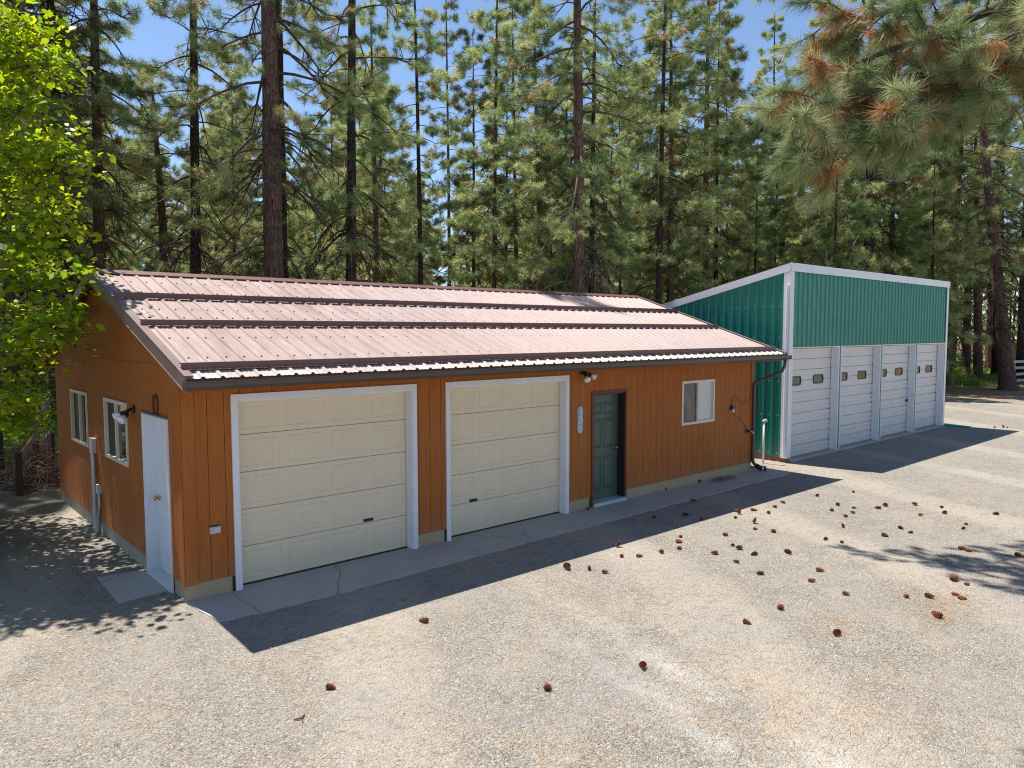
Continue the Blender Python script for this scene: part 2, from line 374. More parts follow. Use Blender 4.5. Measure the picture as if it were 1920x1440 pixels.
import bmesh
_build0 = MB.build
def _build(s, *a, **k):
    o = _build0(s, *a, **k)
    bm = bmesh.new(); bm.from_mesh(o.data); bmesh.ops.recalc_face_normals(bm, faces=bm.faces); bm.to_mesh(o.data); bm.free()
    return o
MB.build = _build
def panels(mb, u0, u1, grooves, gap, z0, ztop, openings, P, d0, d1, seams=(), kinks=(), m=0):
    """one layer of wall cut into vertical boards by grooves, with openings left out"""
    ed = [u0]+[g for g in grooves if u0+.03 < g < u1-.03]+[u1]
    cols = []
    for i in range(len(ed)-1):
        a = ed[i]+(gap/2 if i else 0); b = ed[i+1]-(gap/2 if i < len(ed)-2 else 0)
        cuts = sorted([x for o in openings for x in o[:2] if a+1e-4 < x < b-1e-4]+[x for x in kinks if a+1e-4 < x < b-1e-4])
        q = [a]+cuts+[b]; cols += [(q[j], q[j+1]) for j in range(len(q)-1)]
    for a, b in cols:
        mid = (a+b)/2; blk = sorted((o[2], o[3]) for o in openings if o[0] < mid < o[1])
        blk += [(sz-.003, sz+.003) for sz in seams if not any(p <= sz <= q for p, q in blk)]; blk.sort()
        z = z0; segs = []
        for p, q in blk:
            if p > z+1e-4: segs.append((z, p, p))
            z = max(z, q)
        ta, tb = ztop(a), ztop(b)
        if min(ta, tb) > z+1e-4: segs.append((z, ta, tb))
        for z_, pa, pb in segs:
            mb.hexa([P(a, d0, z_), P(b, d0, z_), P(b, d1, z_), P(a, d1, z_), P(a, d0, pa), P(b, d0, pb), P(b, d1, pb), P(a, d1, pa)], m)
def frame_ring(mb, u0, u1, z0, z1, wdt, P, d0, d1, bottom=True, m=0):
    def bx(a, b, c, e): mb.hexa([P(a, d0, c), P(b, d0, c), P(b, d1, c), P(a, d1, c), P(a, d0, e), P(b, d0, e), P(b, d1, e), P(a, d1, e)], m)
    bx(u0, u0+wdt, z0, z1); bx(u1-wdt, u1, z0, z1); bx(u0+wdt, u1-wdt, z1-wdt, z1)
    if bottom: bx(u0+wdt, u1-wdt, z0, z0+wdt)
def slab(mb, u0, u1, z0, z1, P, d0, d1, m=0):
    mb.hexa([P(u0, d0, z0), P(u1, d0, z0), P(u1, d1, z0), P(u0, d1, z0), P(u0, d0, z1), P(u1, d0, z1), P(u1, d1, z1), P(u0, d1, z1)], m)
def raised(mb, u0, u1, z0, z1, P, d, h, bev, m=0):
    """a raised panel: bevelled block standing h proud of depth d (towards the viewer)"""
    mb.hexa([P(u0, d, z0), P(u1, d, z0), P(u1-bev, d-h, z0+bev), P(u0+bev, d-h, z0+bev), P(u0, d, z1), P(u1, d, z1), P(u1-bev, d-h, z1-bev), P(u0+bev, d-h, z1-bev)], m)

# ================================================================== wooden garage
L, D = 12.32, 7.12; EX0, EX1, EY = -.13, 12.60, .62; YR = D/2; KR = .3334; ZR = 4.06
def zroof(y): return ZR-KR*abs(y-YR)
PF = lambda u, d, z: (u, d, z)              # front wall: depth runs back
PL = lambda u, d, z: (d, u, z)              # gable wall
G = thing('wooden_garage', (L/2, YR, 0), 'orange brown wooden garage with a ribbed brown metal roof and two cream garage doors', 'garage')
G1 = (.655, 3.165, 0, 2.335); G2 = (3.835, 6.30, 0, 2.335); DR = (7.0, 7.90, 0, 2.05); WN = (9.645, 10.775, 1.27, 2.14)
SD = (.47, 1.44, 0, 2.08); W1 = (4.62, 5.80, 1.305, 2.175); W2 = (2.24, 3.46, 1.305, 2.175)
gro = [.30+.1985*i for i in range(0, 61)]
fo = [G1, G2, DR, WN]
b = MB()
panels(b, .145, L, gro, .0065, .2, lambda u: 2.78, fo, PF, -.004, .012)
panels(b, 0.012, L, [], 0, .2, lambda u: 2.78, fo, PF, .012, .10)
for (ua, ub, zz) in ((8.70, 8.90, 1.425), (9.12, 9.27, 1.43), (10.2, 10.46, .86), (10.49, 10.66, .865)): b.box(ua, -.0065, zz, ub, -.003, zz+.006, 1)
b.build('wall', ['siding', 'dark_frame'], G)
b = MB(); lo = [SD, W1, W2]
gl = [.24+.1985*i for i in range(0, 36)]
panels(b, .0, D, gl, .007, .2, lambda u: zroof(u)-.10, lo, PL, -.004, .012, seams=(2.77,), kinks=(YR,))
panels(b, .10, D-.10, [], 0, .2, lambda u: zroof(u)-.10, lo, PL, .012, .10, kinks=(YR,))
b.build('wall', 'siding', G)
b = MB(); panels(b, 0, D, [], 0, .2, lambda u: zroof(u)-.10, [], lambda u, d, z: (L-d, u, z), -.004, .1, kinks=(YR,)); b.build('wall', 'siding', G)
b = MB(); b.box(0, D-.1, .2, L, D, 2.75); b.build('wall', 'siding', G)
b = MB(); b.box(.0, -.022, .19, .142, -.0045, 2.75); b.box(-.02, -.022, .19, -.0045, .10, 2.75); b.build('corner_board', 'siding', G)
b = MB(); b.box(L-.09, -.020, .2, L+.012, -.0045, 2.75); b.build('corner_board', 'siding', G)
# concrete footing
b = MB(); panels(b, .012, L-.012, [9.83], .006, -.15, lambda u: .2, [G1, G2, (DR[0], DR[1], -.2, .21)], PF, .006, .16); b.box(.012, D-.16, -.15, L-.012, D-.01, .2); b.box(L-.16, .16, -.15, L-.012, D-.16, .2)
b.build('foundation', 'foundation', G)
b = MB(); panels(b, .16, D-.16, [], 0, -.15, lambda u: .2, [(SD[0], SD[1], -.2, .21)], PL, .012, .16); b.build('foundation', 'foundation_grey', G)
for ua in (.55, 6.93, 3.735): b = MB(); b.box(ua, -.012, .0, ua+.032, .004, .2); b.build('trim_foot', 'dark_frame', G)

# ---- roof: front slope ribbed sheets, deck, back slope
SPC = .2135
def rib_sheet(mb, x0, x1, ya, yb, off, flip=1, m=0):
    """ribbed steel sheet between two y lines of the front (flip=1) or back slope"""
    prof = [(x0, 0.)]
    x = .055+SPC*math.ceil((x0-.055)/SPC)
    while x < x1-.03:
        if x > x0+.03:
            prof += [(x-.030, 0), (x-.012, .021), (x+.012, .021), (x+.030, 0)]
            for q in (.085, .13):
                if x+q+.012 < x1: prof += [(x+q-.010, 0), (x+q-.005, .0045), (x+q+.005, .0045), (x+q+.010, 0)]
        x += SPC
    prof.append((x1, 0.)); n = len(prof)
    vs = [(px, y, zroof(y)+off+h) for y in (ya, yb) for px, h in prof]
    mb.add(vs, [(i, i+1, n+i+1, n+i) for i in range(n-1)], m)
BARS = (2.20, 1.04, -.44)
b = MB(); rib_sheet(b, EX0+.01, EX1-.01, BARS[2]+.015, YR-.01, 0)
for yy in (3.05, 2.55, 1.75, 1.40, .62, -.05, -.30):
    x = .055
    while x < EX1-.05:
        xx = x+random.uniform(-.004, .004)+.047
        if xx < EX1-.03: zc = zroof(yy)+.004; b.box(xx-.009, yy-.009, zc-.004, xx+.009, yy+.009, zc+.008, 1)
        x += SPC
roof = b.build('roof', ['roof_metal', 'screw'], G)
b = MB(); rib_sheet(b, EX0+.01, EX1-.01, -EY-.03, BARS[2]+.005, -.003); b.build('eave_sheet', 'pale_eave', roof)
b = MB(); rib_sheet(b, EX0+.01, EX1-.01, YR+.01, D+EY, 0); b.build('roof', 'roof_metal', G)
b = MB()
for s in (0, 1):
    ya, yb = (-EY+.02, YR) if s == 0 else (YR, D+EY-.02)
    za, zb = zroof(ya), zroof(yb)
    b.hexa([(EX0+.03, ya, za-.055), (EX1-.03, ya, za-.055), (EX1-.03, yb, zb-.055), (EX0+.03, yb, zb-.055), (EX0+.03, ya, za-.012), (EX1-.03, ya, za-.012), (EX1-.03, yb, zb-.012), (EX0+.03, yb, zb-.012)])
b.build('roof_deck', 'soffit_wood', roof)
b = MB(); b.box(EX0+.04, -EY+.01, 2.515, EX1-.04, -EY+.03, zroof(-EY)-.03); b.box(0.02, -EY+.03, 2.515, L, -.004, 2.535); b.build('fascia', 'soffit_wood', roof)
b = MB(); b.box(EX0+.04, D+EY-.03, 2.515, EX1-.04, D+EY-.01, zroof(-EY)-.03); b.build('fascia', 'soffit_wood', roof)
b = MB()   # ridge cap
x0, x1 = EX0, EX1
for sgn in (-1, 1):
    ye = YR+sgn*.17; ym = YR
    b.hexa([(x0, ye, zroof(ye)+.018), (x1, ye, zroof(ye)+.018), (x1, ym, ZR+.022), (x0, ym, ZR+.022), (x0, ye, zroof(ye)+.030), (x1, ye, zroof(ye)+.030), (x1, ym, ZR+.036), (x0, ym, ZR+.036)])
b.build('ridge_cap', 'brown_metal', roof)
for i, yb_ in enumerate(BARS):
    b = MB(); xa, xb = EX0+.025, EX1-(.12 if i == 2 else .10)
    z0 = zroof(yb_)
    b.box(xa, yb_-.012, z0+.026, xb, yb_, z0+.095)                       # upright face
    b.hexa([(xa, yb_, z0+.084), (xb, yb_, z0+.084), (xb, yb_+.07, z0+.084), (xa, yb_+.07, z0+.084), (xa, yb_, z0+.095), (xb, yb_, z0+.095), (xb, yb_+.07, z0+.095), (xa, yb_+.07, z0+.095)])
    b.box(xa, yb_-.035, z0+.018, xb, yb_-.012, z0+.026)
    b.build('snow_guard', 'brown_metal', roof)
for x_, dx in ((EX0-.012, .022), (EX1-.01, .022)):     # rake trims, both slopes
    for s in (0, 1):
        b = MB(); ya, yb = (-EY-.03, YR) if s == 0 else (YR, D+EY+.03)
        za, zb = zroof(ya), zroof(yb)
        b.hexa([(x_, ya, za-.135), (x_+dx, ya, za-.135), (x_+dx, yb, zb-.135), (x_, yb, zb-.135), (x_, ya, za+.028), (x_+dx, ya, za+.028), (x_+dx, yb, zb+.028), (x_, yb, zb+.028)])
        xo = x_ if x_ < 0 else x_-.09+dx
        b.hexa([(xo, ya, za+.020), (xo+.10, ya, za+.020), (xo+.10, yb, zb+.020), (xo, yb, zb+.020), (xo, ya, za+.031), (xo+.10, ya, za+.031), (xo+.10, yb, zb+.031), (xo, yb, zb+.031)])
        xb_ = x_-.006
        b.hexa([(xb_, ya, za-.150), (xb_+.035, ya, za-.150), (xb_+.035, yb, zb-.150), (xb_, yb, zb-.150), (xb_, ya, za-.136), (xb_+.035, ya, za-.136), (xb_+.035, yb, zb-.136), (xb_, yb, zb-.136)])
        b.build('rake_trim', 'rake_metal', roof)
# gutter and downspout
b = MB(); gx0, gx1 = EX0-.02, EX1+.07
prof = [(-.600, 2.635), (-.600, 2.535), (-.675, 2.535), (-.698, 2.565), (-.708, 2.612), (-.722, 2.618), (-.716, 2.628), (-.698, 2.624), (-.688, 2.570), (-.668, 2.546), (-.612, 2.546), (-.612, 2.635)]
prof = [(y-.01, z) for y, z in prof]
b.prism([(gx0, y, z) for y, z in prof], (0, 0, 0), (gx1-gx0, 0, 0))
b.box(gx0-.006, -.722, 2.535, gx0, -.612, 2.622); b.box(gx1, -.722, 2.535, gx1+.006, -.612, 2.622)
gut = b.build('gutter', 'dark_brown_metal', G)
b = MB()
b.tube([(12.50, -.66, 2.52), (12.50, -.655, 2.40), (12.485, -.60, 2.27), (12.455, -.46, 2.20), (12.35, -.13, 2.05), (12.30, -.060, 1.98), (12.295, -.05, 1.85), (12.295, -.05, .30), (12.30, -.06, .20), (12.35, -.13, .10)], [.036]*10, 8)
b.build('downspout', 'dark_brown_metal', gut, smooth=True)
b = MB(); b.tube([(12.34, -.11, .13), (12.40, -.18, .075), (12.47, -.28, .065)], [.052, .055, .055], 12); b.tube([(12.42, -.205, .073), (12.445, -.245, .07)], [.06, .06], 12, 1)
b.build('drain_elbow', ['black_metal', 'grey_plastic'], gut, smooth=True)

# ---- overhead doors
def overhead(op, hx, hz):
    u0, u1, z0, z1 = op; d = .115; b = MB(); n = 5; h = (z1+.03-.035)/n; mid = []
    for i in range(n):
        za = .035+h*i; zb = za+h-.007
        slab(b, u0-.03, u1+.03, za, zb, PF, d, d+.045)
        w_ = (u1-u0)/4
        for j in range(4):
            pa = u0+w_*j+.07; pb = u0+w_*(j+1)-.07; qa = za+.075; qb = zb-.075
            # moulded frame and field
            for (a1, b1, c1, e1) in ((pa, pb, qa-.018, qa), (pa, pb, qb, qb+.018), (pa-.018, pa, qa-.018, qb+.018), (pb, pb+.018, qa-.018, qb+.018)):
                raised(b, a1, b1, c1, e1, PF, d, .0055, .006)
            raised(b, pa+.035, pb-.035, qa+.035, qb-.035, PF, d, .006, .028)
    slab(b, u0-.02, u1+.02, .012, .034, PF, d-.004, d+.04, 1)
    slab(b, u0-.03, u1+.03, .03, z1+.02, PF, d+.045, d+.06, 1)
    dr = b.build('garage_door', ['cream_door', 'dark_frame'], G)
    b = MB()
    frame_ring(b, u0-.075, u1+.075, .0, z1+.075, .075, PF, -.028, -.0045, bottom=False)
    frame_ring(b, u0-.012, u1+.012, .0, z1+.012, .030, PF, -.0045, d-.006, bottom=False)
    frame_ring(b, u0+.012, u1-.012, .03, z1-.012, .022, PF, d-.045, d-.008, bottom=False)
    b.build('door_frame', 'white_paint', dr)
    b = MB(); slab(b, hx-.075, hx+.075, hz-.020, hz+.020, PF, d-.014, d-.001); slab(b, hx-.06, hx+.06, hz-.008, hz+.004, PF, d-.030, d-.014); b.build('handle', 'screen', dr)
overhead(G1, 2.50, .535); overhead(G2, 4.37, .525)

# ---- green six panel door
u0, u1, z0, z1 = DR; d = .165; b = MB(); slab(b, u0+.03, u1-.03, .075, z1-.03, PF, d, d+.045)
pw = .285
for (ua) in (u0+.135, u1-.135-pw):
    for (za, zb) in ((.26, .86), (1.02, 1.56), (1.64, 1.86)):
        for (a1, b1, c1, e1) in ((ua, ua+pw, za, za+.02), (ua, ua+pw, zb-.02, zb), (ua, ua+.02, za, zb), (ua+pw-.02, ua+pw, za, zb)):
            raised(b, a1, b1, c1, e1, PF, d, .012, .008)
        raised(b, ua+.035, ua+pw-.035, za+.035, zb-.035, PF, d, .012, .025)
door = b.build('entry_door', 'green_door', G)
b = MB(); frame_ring(b, u0, u1, .06, z1, .032, PF, -.003, d+.05, bottom=False); b.build('door_frame', 'dark_frame', door)
b = MB(); frame_ring(b, u0-.045, u1+.018, .03, z1+.045, .045, PF, -.026, -.0045, bottom=False); b.build('door_trim', 'red_trim', door)
b = MB(); slab(b, u0+.004, u1-.004, .005, .072, PF, -.05, d+.05); b.build('threshold', 'threshold', door)
kx = u1-.10; b = MB(); b.lathe((kx, d, 1.0), (0, -1, 0), [(0, .032), (.010, .032), (.014, .014), (.035, .014), (.042, .026), (.060, .030), (.072, .020), (.076, .0)], 14); b.build('door_knob', 'brass', door, smooth=True)
# ---- white side door in the gable wall
u0, u1, z0, z1 = SD; d = .13; b = MB(); slab(b, u0+.02, u1-.02, .05, z1-.02, PL, d, d+.045)
for (ua) in (u0+.14, u1-.14-.28):
    for (za, zb) in ((.26, .86), (1.02, 1.56), (1.64, 1.88)): raised(b, ua, ua+.28, za, zb, PL, d, .009, .03)
door = b.build('entry_door', 'white_door', G)
b = MB(); frame_ring(b, u0, u1, .0, z1, .03, PL, -.012, d+.05, bottom=False); frame_ring(b, u0-.04, u1+.04, .0, z1+.04, .04, PL, -.024, -.0045, bottom=False); b.build('door_frame', 'white_door', door)
b = MB(); slab(b, u0-.07, u1+.07, z1+.042, z1+.062, PL, -.045, -.0045); b.build('drip_cap', 'weathered_board', door)
b = MB(); slab(b, u0+.03, u1-.03, .0, .045, PL, -.035, d+.05); b.build('threshold', 'white_door', door)
b = MB(); b.lathe((d, u1-.10, 1.0), (-1, 0, 0), [(0, .032), (.010, .032), (.014, .014), (.035, .014), (.042, .026), (.060, .030), (.072, .020), (.076, .0)], 14); b.build('door_knob', 'brass', door, smooth=True)
# ---- windows
def window(op, P, near_glass, far_glass, split):
    u0, u1, z0, z1 = op; b = MB(); frame_ring(b, u0-.012, u1+.012, z0-.012, z1+.012, .05, P, -.022, .07)
    um = u0+(u1-u0)*split; slab(b, um-.025, um+.025, z0+.038, z1-.038, P, -.008, .06)
    o = b.build('window', 'cream_frame', G)
    b = MB(); slab(b, u0+.036, um-.023, z0+.036, z1-.036, P, .028, .036); b.build('pane', near_glass, o)
    b = MB(); slab(b, um+.023, u1-.036, z0+.036, z1-.036, P, .028, .036); b.build('pane' if far_glass != 'screen' else 'insect_screen', far_glass, o)
window(W1, PL, 'window_glass', 'screen', .50); window(W2, PL, 'window_glass', 'screen', .52); window(WN, PF, 'curtain_reflection', 'pale_pane', .50)
for q in (W1, W2): b = MB(); slab(b, q[0]-.03, q[1]+.03, q[3]+.014, q[3]+.030, PL, -.03, -.0045); b.build('drip_cap', 'weathered_board', G)
# ---- lamps
def wall_lamp(P, u, z, base_mat, heads, R=.055):
    b = MB(); n = Vector(P(0, -1, 0))-Vector(P(0, 0, 0)); c = Vector(P(u, -.004, z))
    b.lathe(c, n, [(0, R), (.022, R), (.03, R*.8), (.032, 0)], 16); o = b.build('wall_lamp', base_mat, G, smooth=False)
    for (du, dd, dz) in heads:
        b = MB(); p0 = c+n*.03; dirv = (Vector(P(du, dd, dz))-Vector(P(0, 0, 0))); p1 = p0+dirv*.55
        b.tube([p0, p0+n*.03+dirv*.12, p1], [.016, .018, .020], 8, 1)
        ax = dirv.normalized(); b.lathe(p1-ax*.02, ax, [(0, .0), (.0, .028), (.03, .034), (.05, .034)], 12, 1)
        b.lathe(p1+ax*.03, ax, [(0, .030), (.03, .040), (.075, .060), (.088, .058), (.096, .035), (.10, .0)], 14, 0); b.build('lamp_head', ['bulb_white', base_mat], o, smooth=True)
wall_lamp(PL, 1.86, 2.135, 'black_metal', [(.10, -.17, -.10), (-.10, -.16, -.13)])
wall_lamp(PF, 6.72, 2.455, 'black_metal', [(-.05, -.13, -.12), (.17, -.10, -.09)])
# ---- service bits on the walls
b = MB(); b.box(-.075, 4.08, 1.26, -.0045, 4.24, 1.50); b.tube([(-.045, 4.16, 1.26), (-.045, 4.16, .0)], .034, 10); b.tube([(-.045, 4.16, .78), (-.045, 4.16, .82)], .042, 10); b.tube([(-.045, 4.16, .30), (-.045, 4.16, .34)], .042, 10); b.build('conduit', 'galvanised', G, bevel=.004)
b = MB(); b.box(-.065, 3.86, .66, -.0045, 3.96, .80); b.tube([(-.035, 3.91, .66), (-.035, 3.91, .45), (-.04, 4.02, .26), (-.04, 4.05, .02)], .022, 8); b.build('conduit', 'galvanised', G)
b = MB(); b.tube([(-.03, 3.80, .16), (-.03, 3.80, -.02)], .018, 8); b.build('conduit', 'galvanised', G)
b = MB(); b.box(.29, -.030, .765, .415, -.0045, .845); b.box(.305, -.034, .775, .40, -.030, .835, 1); b.box(.275, -.012, .85, .41, -.0045, .862, 2); b.build('outlet_box', ['grey_plastic', 'galvanised', 'black_metal'], G)
b = MB(); b.lathe((11.44, -.0045, 1.49), (0, -1, 0), [(0, .06), (.05, .06), (.06, .045), (.062, 0)], 14); b.box(11.40, -.075, 1.40, 11.47, -.0045, 1.47, 1)
b.build('utility_box', ['dark_frame', 'grey_plastic'], G)
b = MB()
b.tube([(11.45, -.02, 1.55), (11.50, -.012, 1.72), (11.58, -.012, 1.76), (11.75, -.012, 1.62), (11.92, -.012, 1.55), (12.12, -.012, 1.60), (12.30, -.026, 1.75)], .006, 5)
b.tube([(11.46, -.02, 1.42), (11.60, -.012, 1.30), (11.78, -.012, 1.24), (11.95, -.012, 1.10), (12.07, -.02, .97)], .006, 5); b.build('cable', 'dark_brown_metal', G)
b = MB(); b.lathe((12.08, -.0045, .93), (0, -1, 0), [(0, .045), (.02, .045), (.03, .02), (.08, .02), (.085, .03), (.11, .028)], 12); b.tube([(12.08, -.10, .93), (12.11, -.14, .92), (12.13, -.15, .87)], .017, 8, 1); b.build('faucet', ['dark_frame', 'galvanised'], G)
# plaque and horseshoe hang on the walls: things of their own
pl = MB(); prof = []
for i in range(13): a = math.pi*i/12; prof.append((6.655+.062*math.cos(a), -.0045, 1.79+.062*math.sin(a)))
for i in range(13): a = math.pi+math.pi*i/12; prof.append((6.655+.062*math.cos(a), -.0045, 1.44+.062*math.sin(a)))
T = thing('wall_plaque', (6.655, 0, 1.4), 'long narrow blue and white plaque hung on the siding left of the green door', 'plaque')
pl.prism(prof, (0, 0, 0), (0, -.016, 0)); pl.build('plaque_board', 'grey_plastic', T)
pl = MB(); pl.prism([(6.655+(x-6.655)*.85, -.0205, 1.615+(z-1.615)*.95) for x, y, z in prof], (0, 0, 0), (0, -.004, 0)); pl.build('plaque_face', 'plaque_face', T)
b = MB(); hp = []
for i in range(15): a = -.25+(math.pi+.5)*i/14; hp.append((-.018, .87+.085*math.cos(a), 2.30+.085*math.sin(a)))
hp = [(-.018, .93, 2.13)]+hp+[(-.018, .81, 2.13)]
b.tube(hp, .014, 6)
b.build('horseshoe', 'horse_iron', None); tag(bpy.data.objects['horseshoe'], 'rusty horseshoe hung open side down above the white side door', 'horseshoe')

# ================================================================== green shed
SX0, SX1, SD_ = 13.86, 24.22, 9.0; ZT = 4.60; KS = .235
def zs(y): return ZT-KS*y
S = thing('green_shed', ((SX0+SX1)/2, SD_/2, 0), 'tall green ribbed metal shed with white trim and four white roller doors', 'shed')
def ribbed(mb, u0, u1, z0, ztop, P, pitch=.2286, h=.024, start=.06, m=0):
    prof = [(u0, 0.)]; x = u0+start
    while x < u1-.06:
        prof += [(x, 0), (x+.018, -h), (x+.044, -h), (x+.062, 0)]
        for q in (.115, .160):
            if x+q+.02 < u1: prof += [(x+q, 0), (x+q+.006, -.005), (x+q+.014, -.005), (x+q+.02, 0)]
        x += pitch
    prof.append((u1, 0.)); n = len(prof)
    vs = [P(u, dd, z0) for u, dd in prof]+[P(u, dd, ztop(u)) for u, dd in prof]
    mb.add(vs, [(i, i+1, n+i+1, n+i) for i in range(n-1)], m)
PSL = lambda u, d, z: (SX0+d, u, z)
b = MB(); ribbed(b, .10, SD_, .12, lambda u: zs(u)-.02, PSL, start=.035)
for zz in (1.12, 1.95, 3.0, 3.75, .20):
    x = .135
    while x < 6:
        if zz < zs(x)-.15:
            for q in (.09, ): b.box(SX0-.010, x+q-.008, zz-.008, SX0+.001, x+q+.008, zz+.008, 1)
        x += .2286
b.build('wall', ['green_metal', 'shed_white'], S)
b = MB(); ribbed(b, SX0+.14, SX1-.12, 2.775, lambda u: ZT-.02, PF, start=.05)
for zz in (2.86, 3.55, 4.30):
    x = SX0+.14+.05+.135
    while x < SX1-.2: b.box(x-.007, -.008, zz-.007, x+.007, .001, zz+.007, 1); x += .2286
b.build('wall', ['green_metal', 'shed_white'], S)
b = MB(); b.box(SX1-.03, .05, .1, SX1, SD_, 2.4); b.hexa([(SX1-.03, .05, 2.4), (SX1, .05, 2.4), (SX1, SD_, 2.4), (SX1-.03, SD_, 2.4), (SX1-.03, .05, zs(0)-.02), (SX1, .05, zs(0)-.02), (SX1, SD_, zs(SD_)-.02), (SX1-.03, SD_, zs(SD_)-.02)]); b.build('wall', 'green_metal', S)
b = MB(); b.box(SX0+.05, SD_-.03, .1, SX1-.05, SD_, zs(SD_)-.05); b.build('wall', 'green_metal', S)
b = MB(); b.hexa([(SX0, -.03, zs(-.03)+.10), (SX1, -.03, zs(-.03)+.10), (SX1, SD_+.2, zs(SD_+.2)+.10), (SX0, SD_+.2, zs(SD_+.2)+.10), (SX0, -.03, zs(-.03)+.13), (SX1, -.03, zs(-.03)+.13), (SX1, SD_+.2, zs(SD_+.2)+.13), (SX0, SD_+.2, zs(SD_+.2)+.13)]); b.build('roof', 'shed_white', S)
b = MB(); b.box(SX0-.03, -.062, ZT-.03, SX1+.03, -.032, ZT+.165); b.build('eave_trim', 'shed_white', S, bevel=.004)
for x_ in (SX0-.036, SX1+.006):
    b = MB(); b.hexa([(x_, -.032, zs(0)-.02), (x_+.03, -.032, zs(0)-.02), (x_+.03, SD_+.2, zs(SD_+.2)-.02), (x_, SD_+.2, zs(SD_+.2)-.02), (x_, -.032, zs(0)+.165), (x_+.03, -.032, zs(0)+.165), (x_+.03, SD_+.2, zs(SD_+.2)+.165), (x_, SD_+.2, zs(SD_+.2)+.165)])
    b.build('rake_trim', 'shed_white', S)
b = MB(); b.box(SX0-.032, -.040, .10, SX0-.008, .13, ZT-.03); b.box(SX0-.008, -.040, .10, SX0+.15, -.026, ZT-.03); b.box(SX0-.036, -.043, 2.72, SX0+.152, .132, 2.75); b.build('corner_trim', 'shed_white', S)
b = MB(); b.box(SX1-.13, -.040, .05, SX1+.02, -.026, ZT-.03); b.box(SX1, -.026, .05, SX1+.02, .13, ZT-.03); b.build('corner_trim', 'shed_white', S)
b = MB(); b.box(SX0+.0, .02, -.1, SX0+.10, SD_-.02, .12); b.box(SX0, -.03, -.1, SX0+.14, .02, .095); b.build('foundation', 'brown_base', S)
b = MB(); b.box(SX0+.14, -.07, -.1, SX1-.02, .30, .035); b.build('sill', 'path_concrete', S)
DO = [(14.02, 16.47), (16.62, 19.06), (19.20, 21.62), (21.76, 24.03)]
for i, (ua, ub) in enumerate(DO):
    d = .17; zt = 2.72; b = MB(); n = 10; h = (zt-.05+.02)/n
    for k in range(n):
        za = .05+h*k; zb = za+h-.010; k2 = k
        slab(b, ua-.02, ub+.02, za, zb, PF, d, d+.045)
        if k not in (n-4, n-1, n-2, n-3): [slab(b, ua-.01, ub+.01, za+h*q, za+h*(q+.22), PF, d-.014, d) for q in (.14, .60)]
        b.box(ub-.055, d-.012, za+h-.02, ub-.035, d-.0, za+h+.008, 1)
    slab(b, ua-.02, ub+.02, .05, zt, PF, d+.046, d+.06, 1)
    dr = b.build('roller_door', ['shed_door_white', 'dark_frame'], S)
    zc = .05+h*6+h*.52+.13*0+.135*0
    zc = 1.93
    for (wx) in (ua+.50 if i < 1 else ua+.47, ub-.78):
        wd, wh = .54, .235
        def rr(hw, hh, r, y, n=5):
            P_ = []
            for (cx, cz, a0) in ((hw-r, hh-r, 0), (-hw+r, hh-r, 90), (-hw+r, -hh+r, 180), (hw-r, -hh+r, 270)):
                for q in range(n+1): a = R_(a0+90*q/n); P_.append((wx+.05+cx+r*math.cos(a), y, zc+cz+r*math.sin(a)))
            return P_
        b = MB(); o_ = rr(wd/2, wh/2, .07, d-.016); i_ = rr(wd/2-.03, wh/2-.03, .05, d-.016); n_ = len(o_)
        b.add(o_+i_+[(x, d-.0005, z) for x, y, z in o_]+[(x, d-.004, z) for x, y, z in i_], [(q, (q+1) % n_, n_+(q+1) % n_, n_+q) for q in range(n_)]+[(2*n_+q, 2*n_+(q+1) % n_, (q+1) % n_, q) for q in range(n_)]+[(n_+q, n_+(q+1) % n_, 3*n_+(q+1) % n_, 3*n_+q) for q in range(n_)])
        wo = b.build('window', 'black_metal', dr)
        b = MB(); b.add([(x, d-.003, z) for x, y, z in i_], [tuple(range(n_))]); b.build('pane', 'window_glass', wo)
    b = MB(); frame_ring(b, ua-.005, ub+.005, .036, zt+.05, .025, PF, -.030, d-.004, bottom=False); frame_ring(b, ua+.02, ub-.02, .05, zt, .03, PF, d-.06, d-.014, bottom=False)
    b.build('door_frame', 'shed_white', dr)
    if i == 2: b = MB(); b.box(ub-.16, d-.05, .98, ub-.06, d-.012, 1.05); b.build('latch', 'black_metal', dr)
for i in range(3):
    ua, ub = DO[i][1]+.006, DO[i+1][0]-.006
    b = MB(); b.box(ua, -.024, .036, ub, .16, 2.774); b.box(ua+.045, -.034, .036, ub-.045, -.024, 2.774, 1); b.build('door_post', ['shed_white', 'green_metal'], S)
b = MB(); b.box(SX0+.14, -.02, .036, 14.012, .16, 2.774); b.build('door_post', 'green_metal', S)
b = MB(); b.box(24.036, -.02, .036, SX1-.135, .16, 2.774); b.build('door_post', 'shed_white', S)
b = MB(); b.tube([(SX0-.06, .02, ZT-.35), (SX0-.06, .02, .15)], .03, 10); b.build('downspout', 'shed_white', S)

# ---- small things round the shed
T = thing('stand_pipe', (13.36, .30, 0), 'thin white stand pipe with a bent top beside the green shed wall', 'pipe')
b = MB(); b.tube([(13.36, .30, -.05), (13.365, .30, 1.0)], .024, 10); b.build('pipe', 'teal_pipe_white', T, smooth=True)
b = MB(); b.tube([(13.365, .30, .95), (13.365, .30, 1.05)], .034, 10); b.tube([(13.365, .30, 1.02), (13.42, .28, 1.05), (13.44, .27, 1.0)], .026, 8); b.build('pipe_cap', 'galvanised', T, smooth=True)
b = MB(); b.hexa([(24.28, -.02, .01), (24.42, .02, .01), (24.34, -.82, .01), (24.15, -.80, .01), (24.28, -.02, .04), (24.42, .02, .07), (24.34, -.82, .05), (24.15, -.80, .03)])
tag(b.build('metal_strip', 'teal_flashing'), 'short teal metal strip lying on gravel by the far corner of the green shed', 'metal strip')

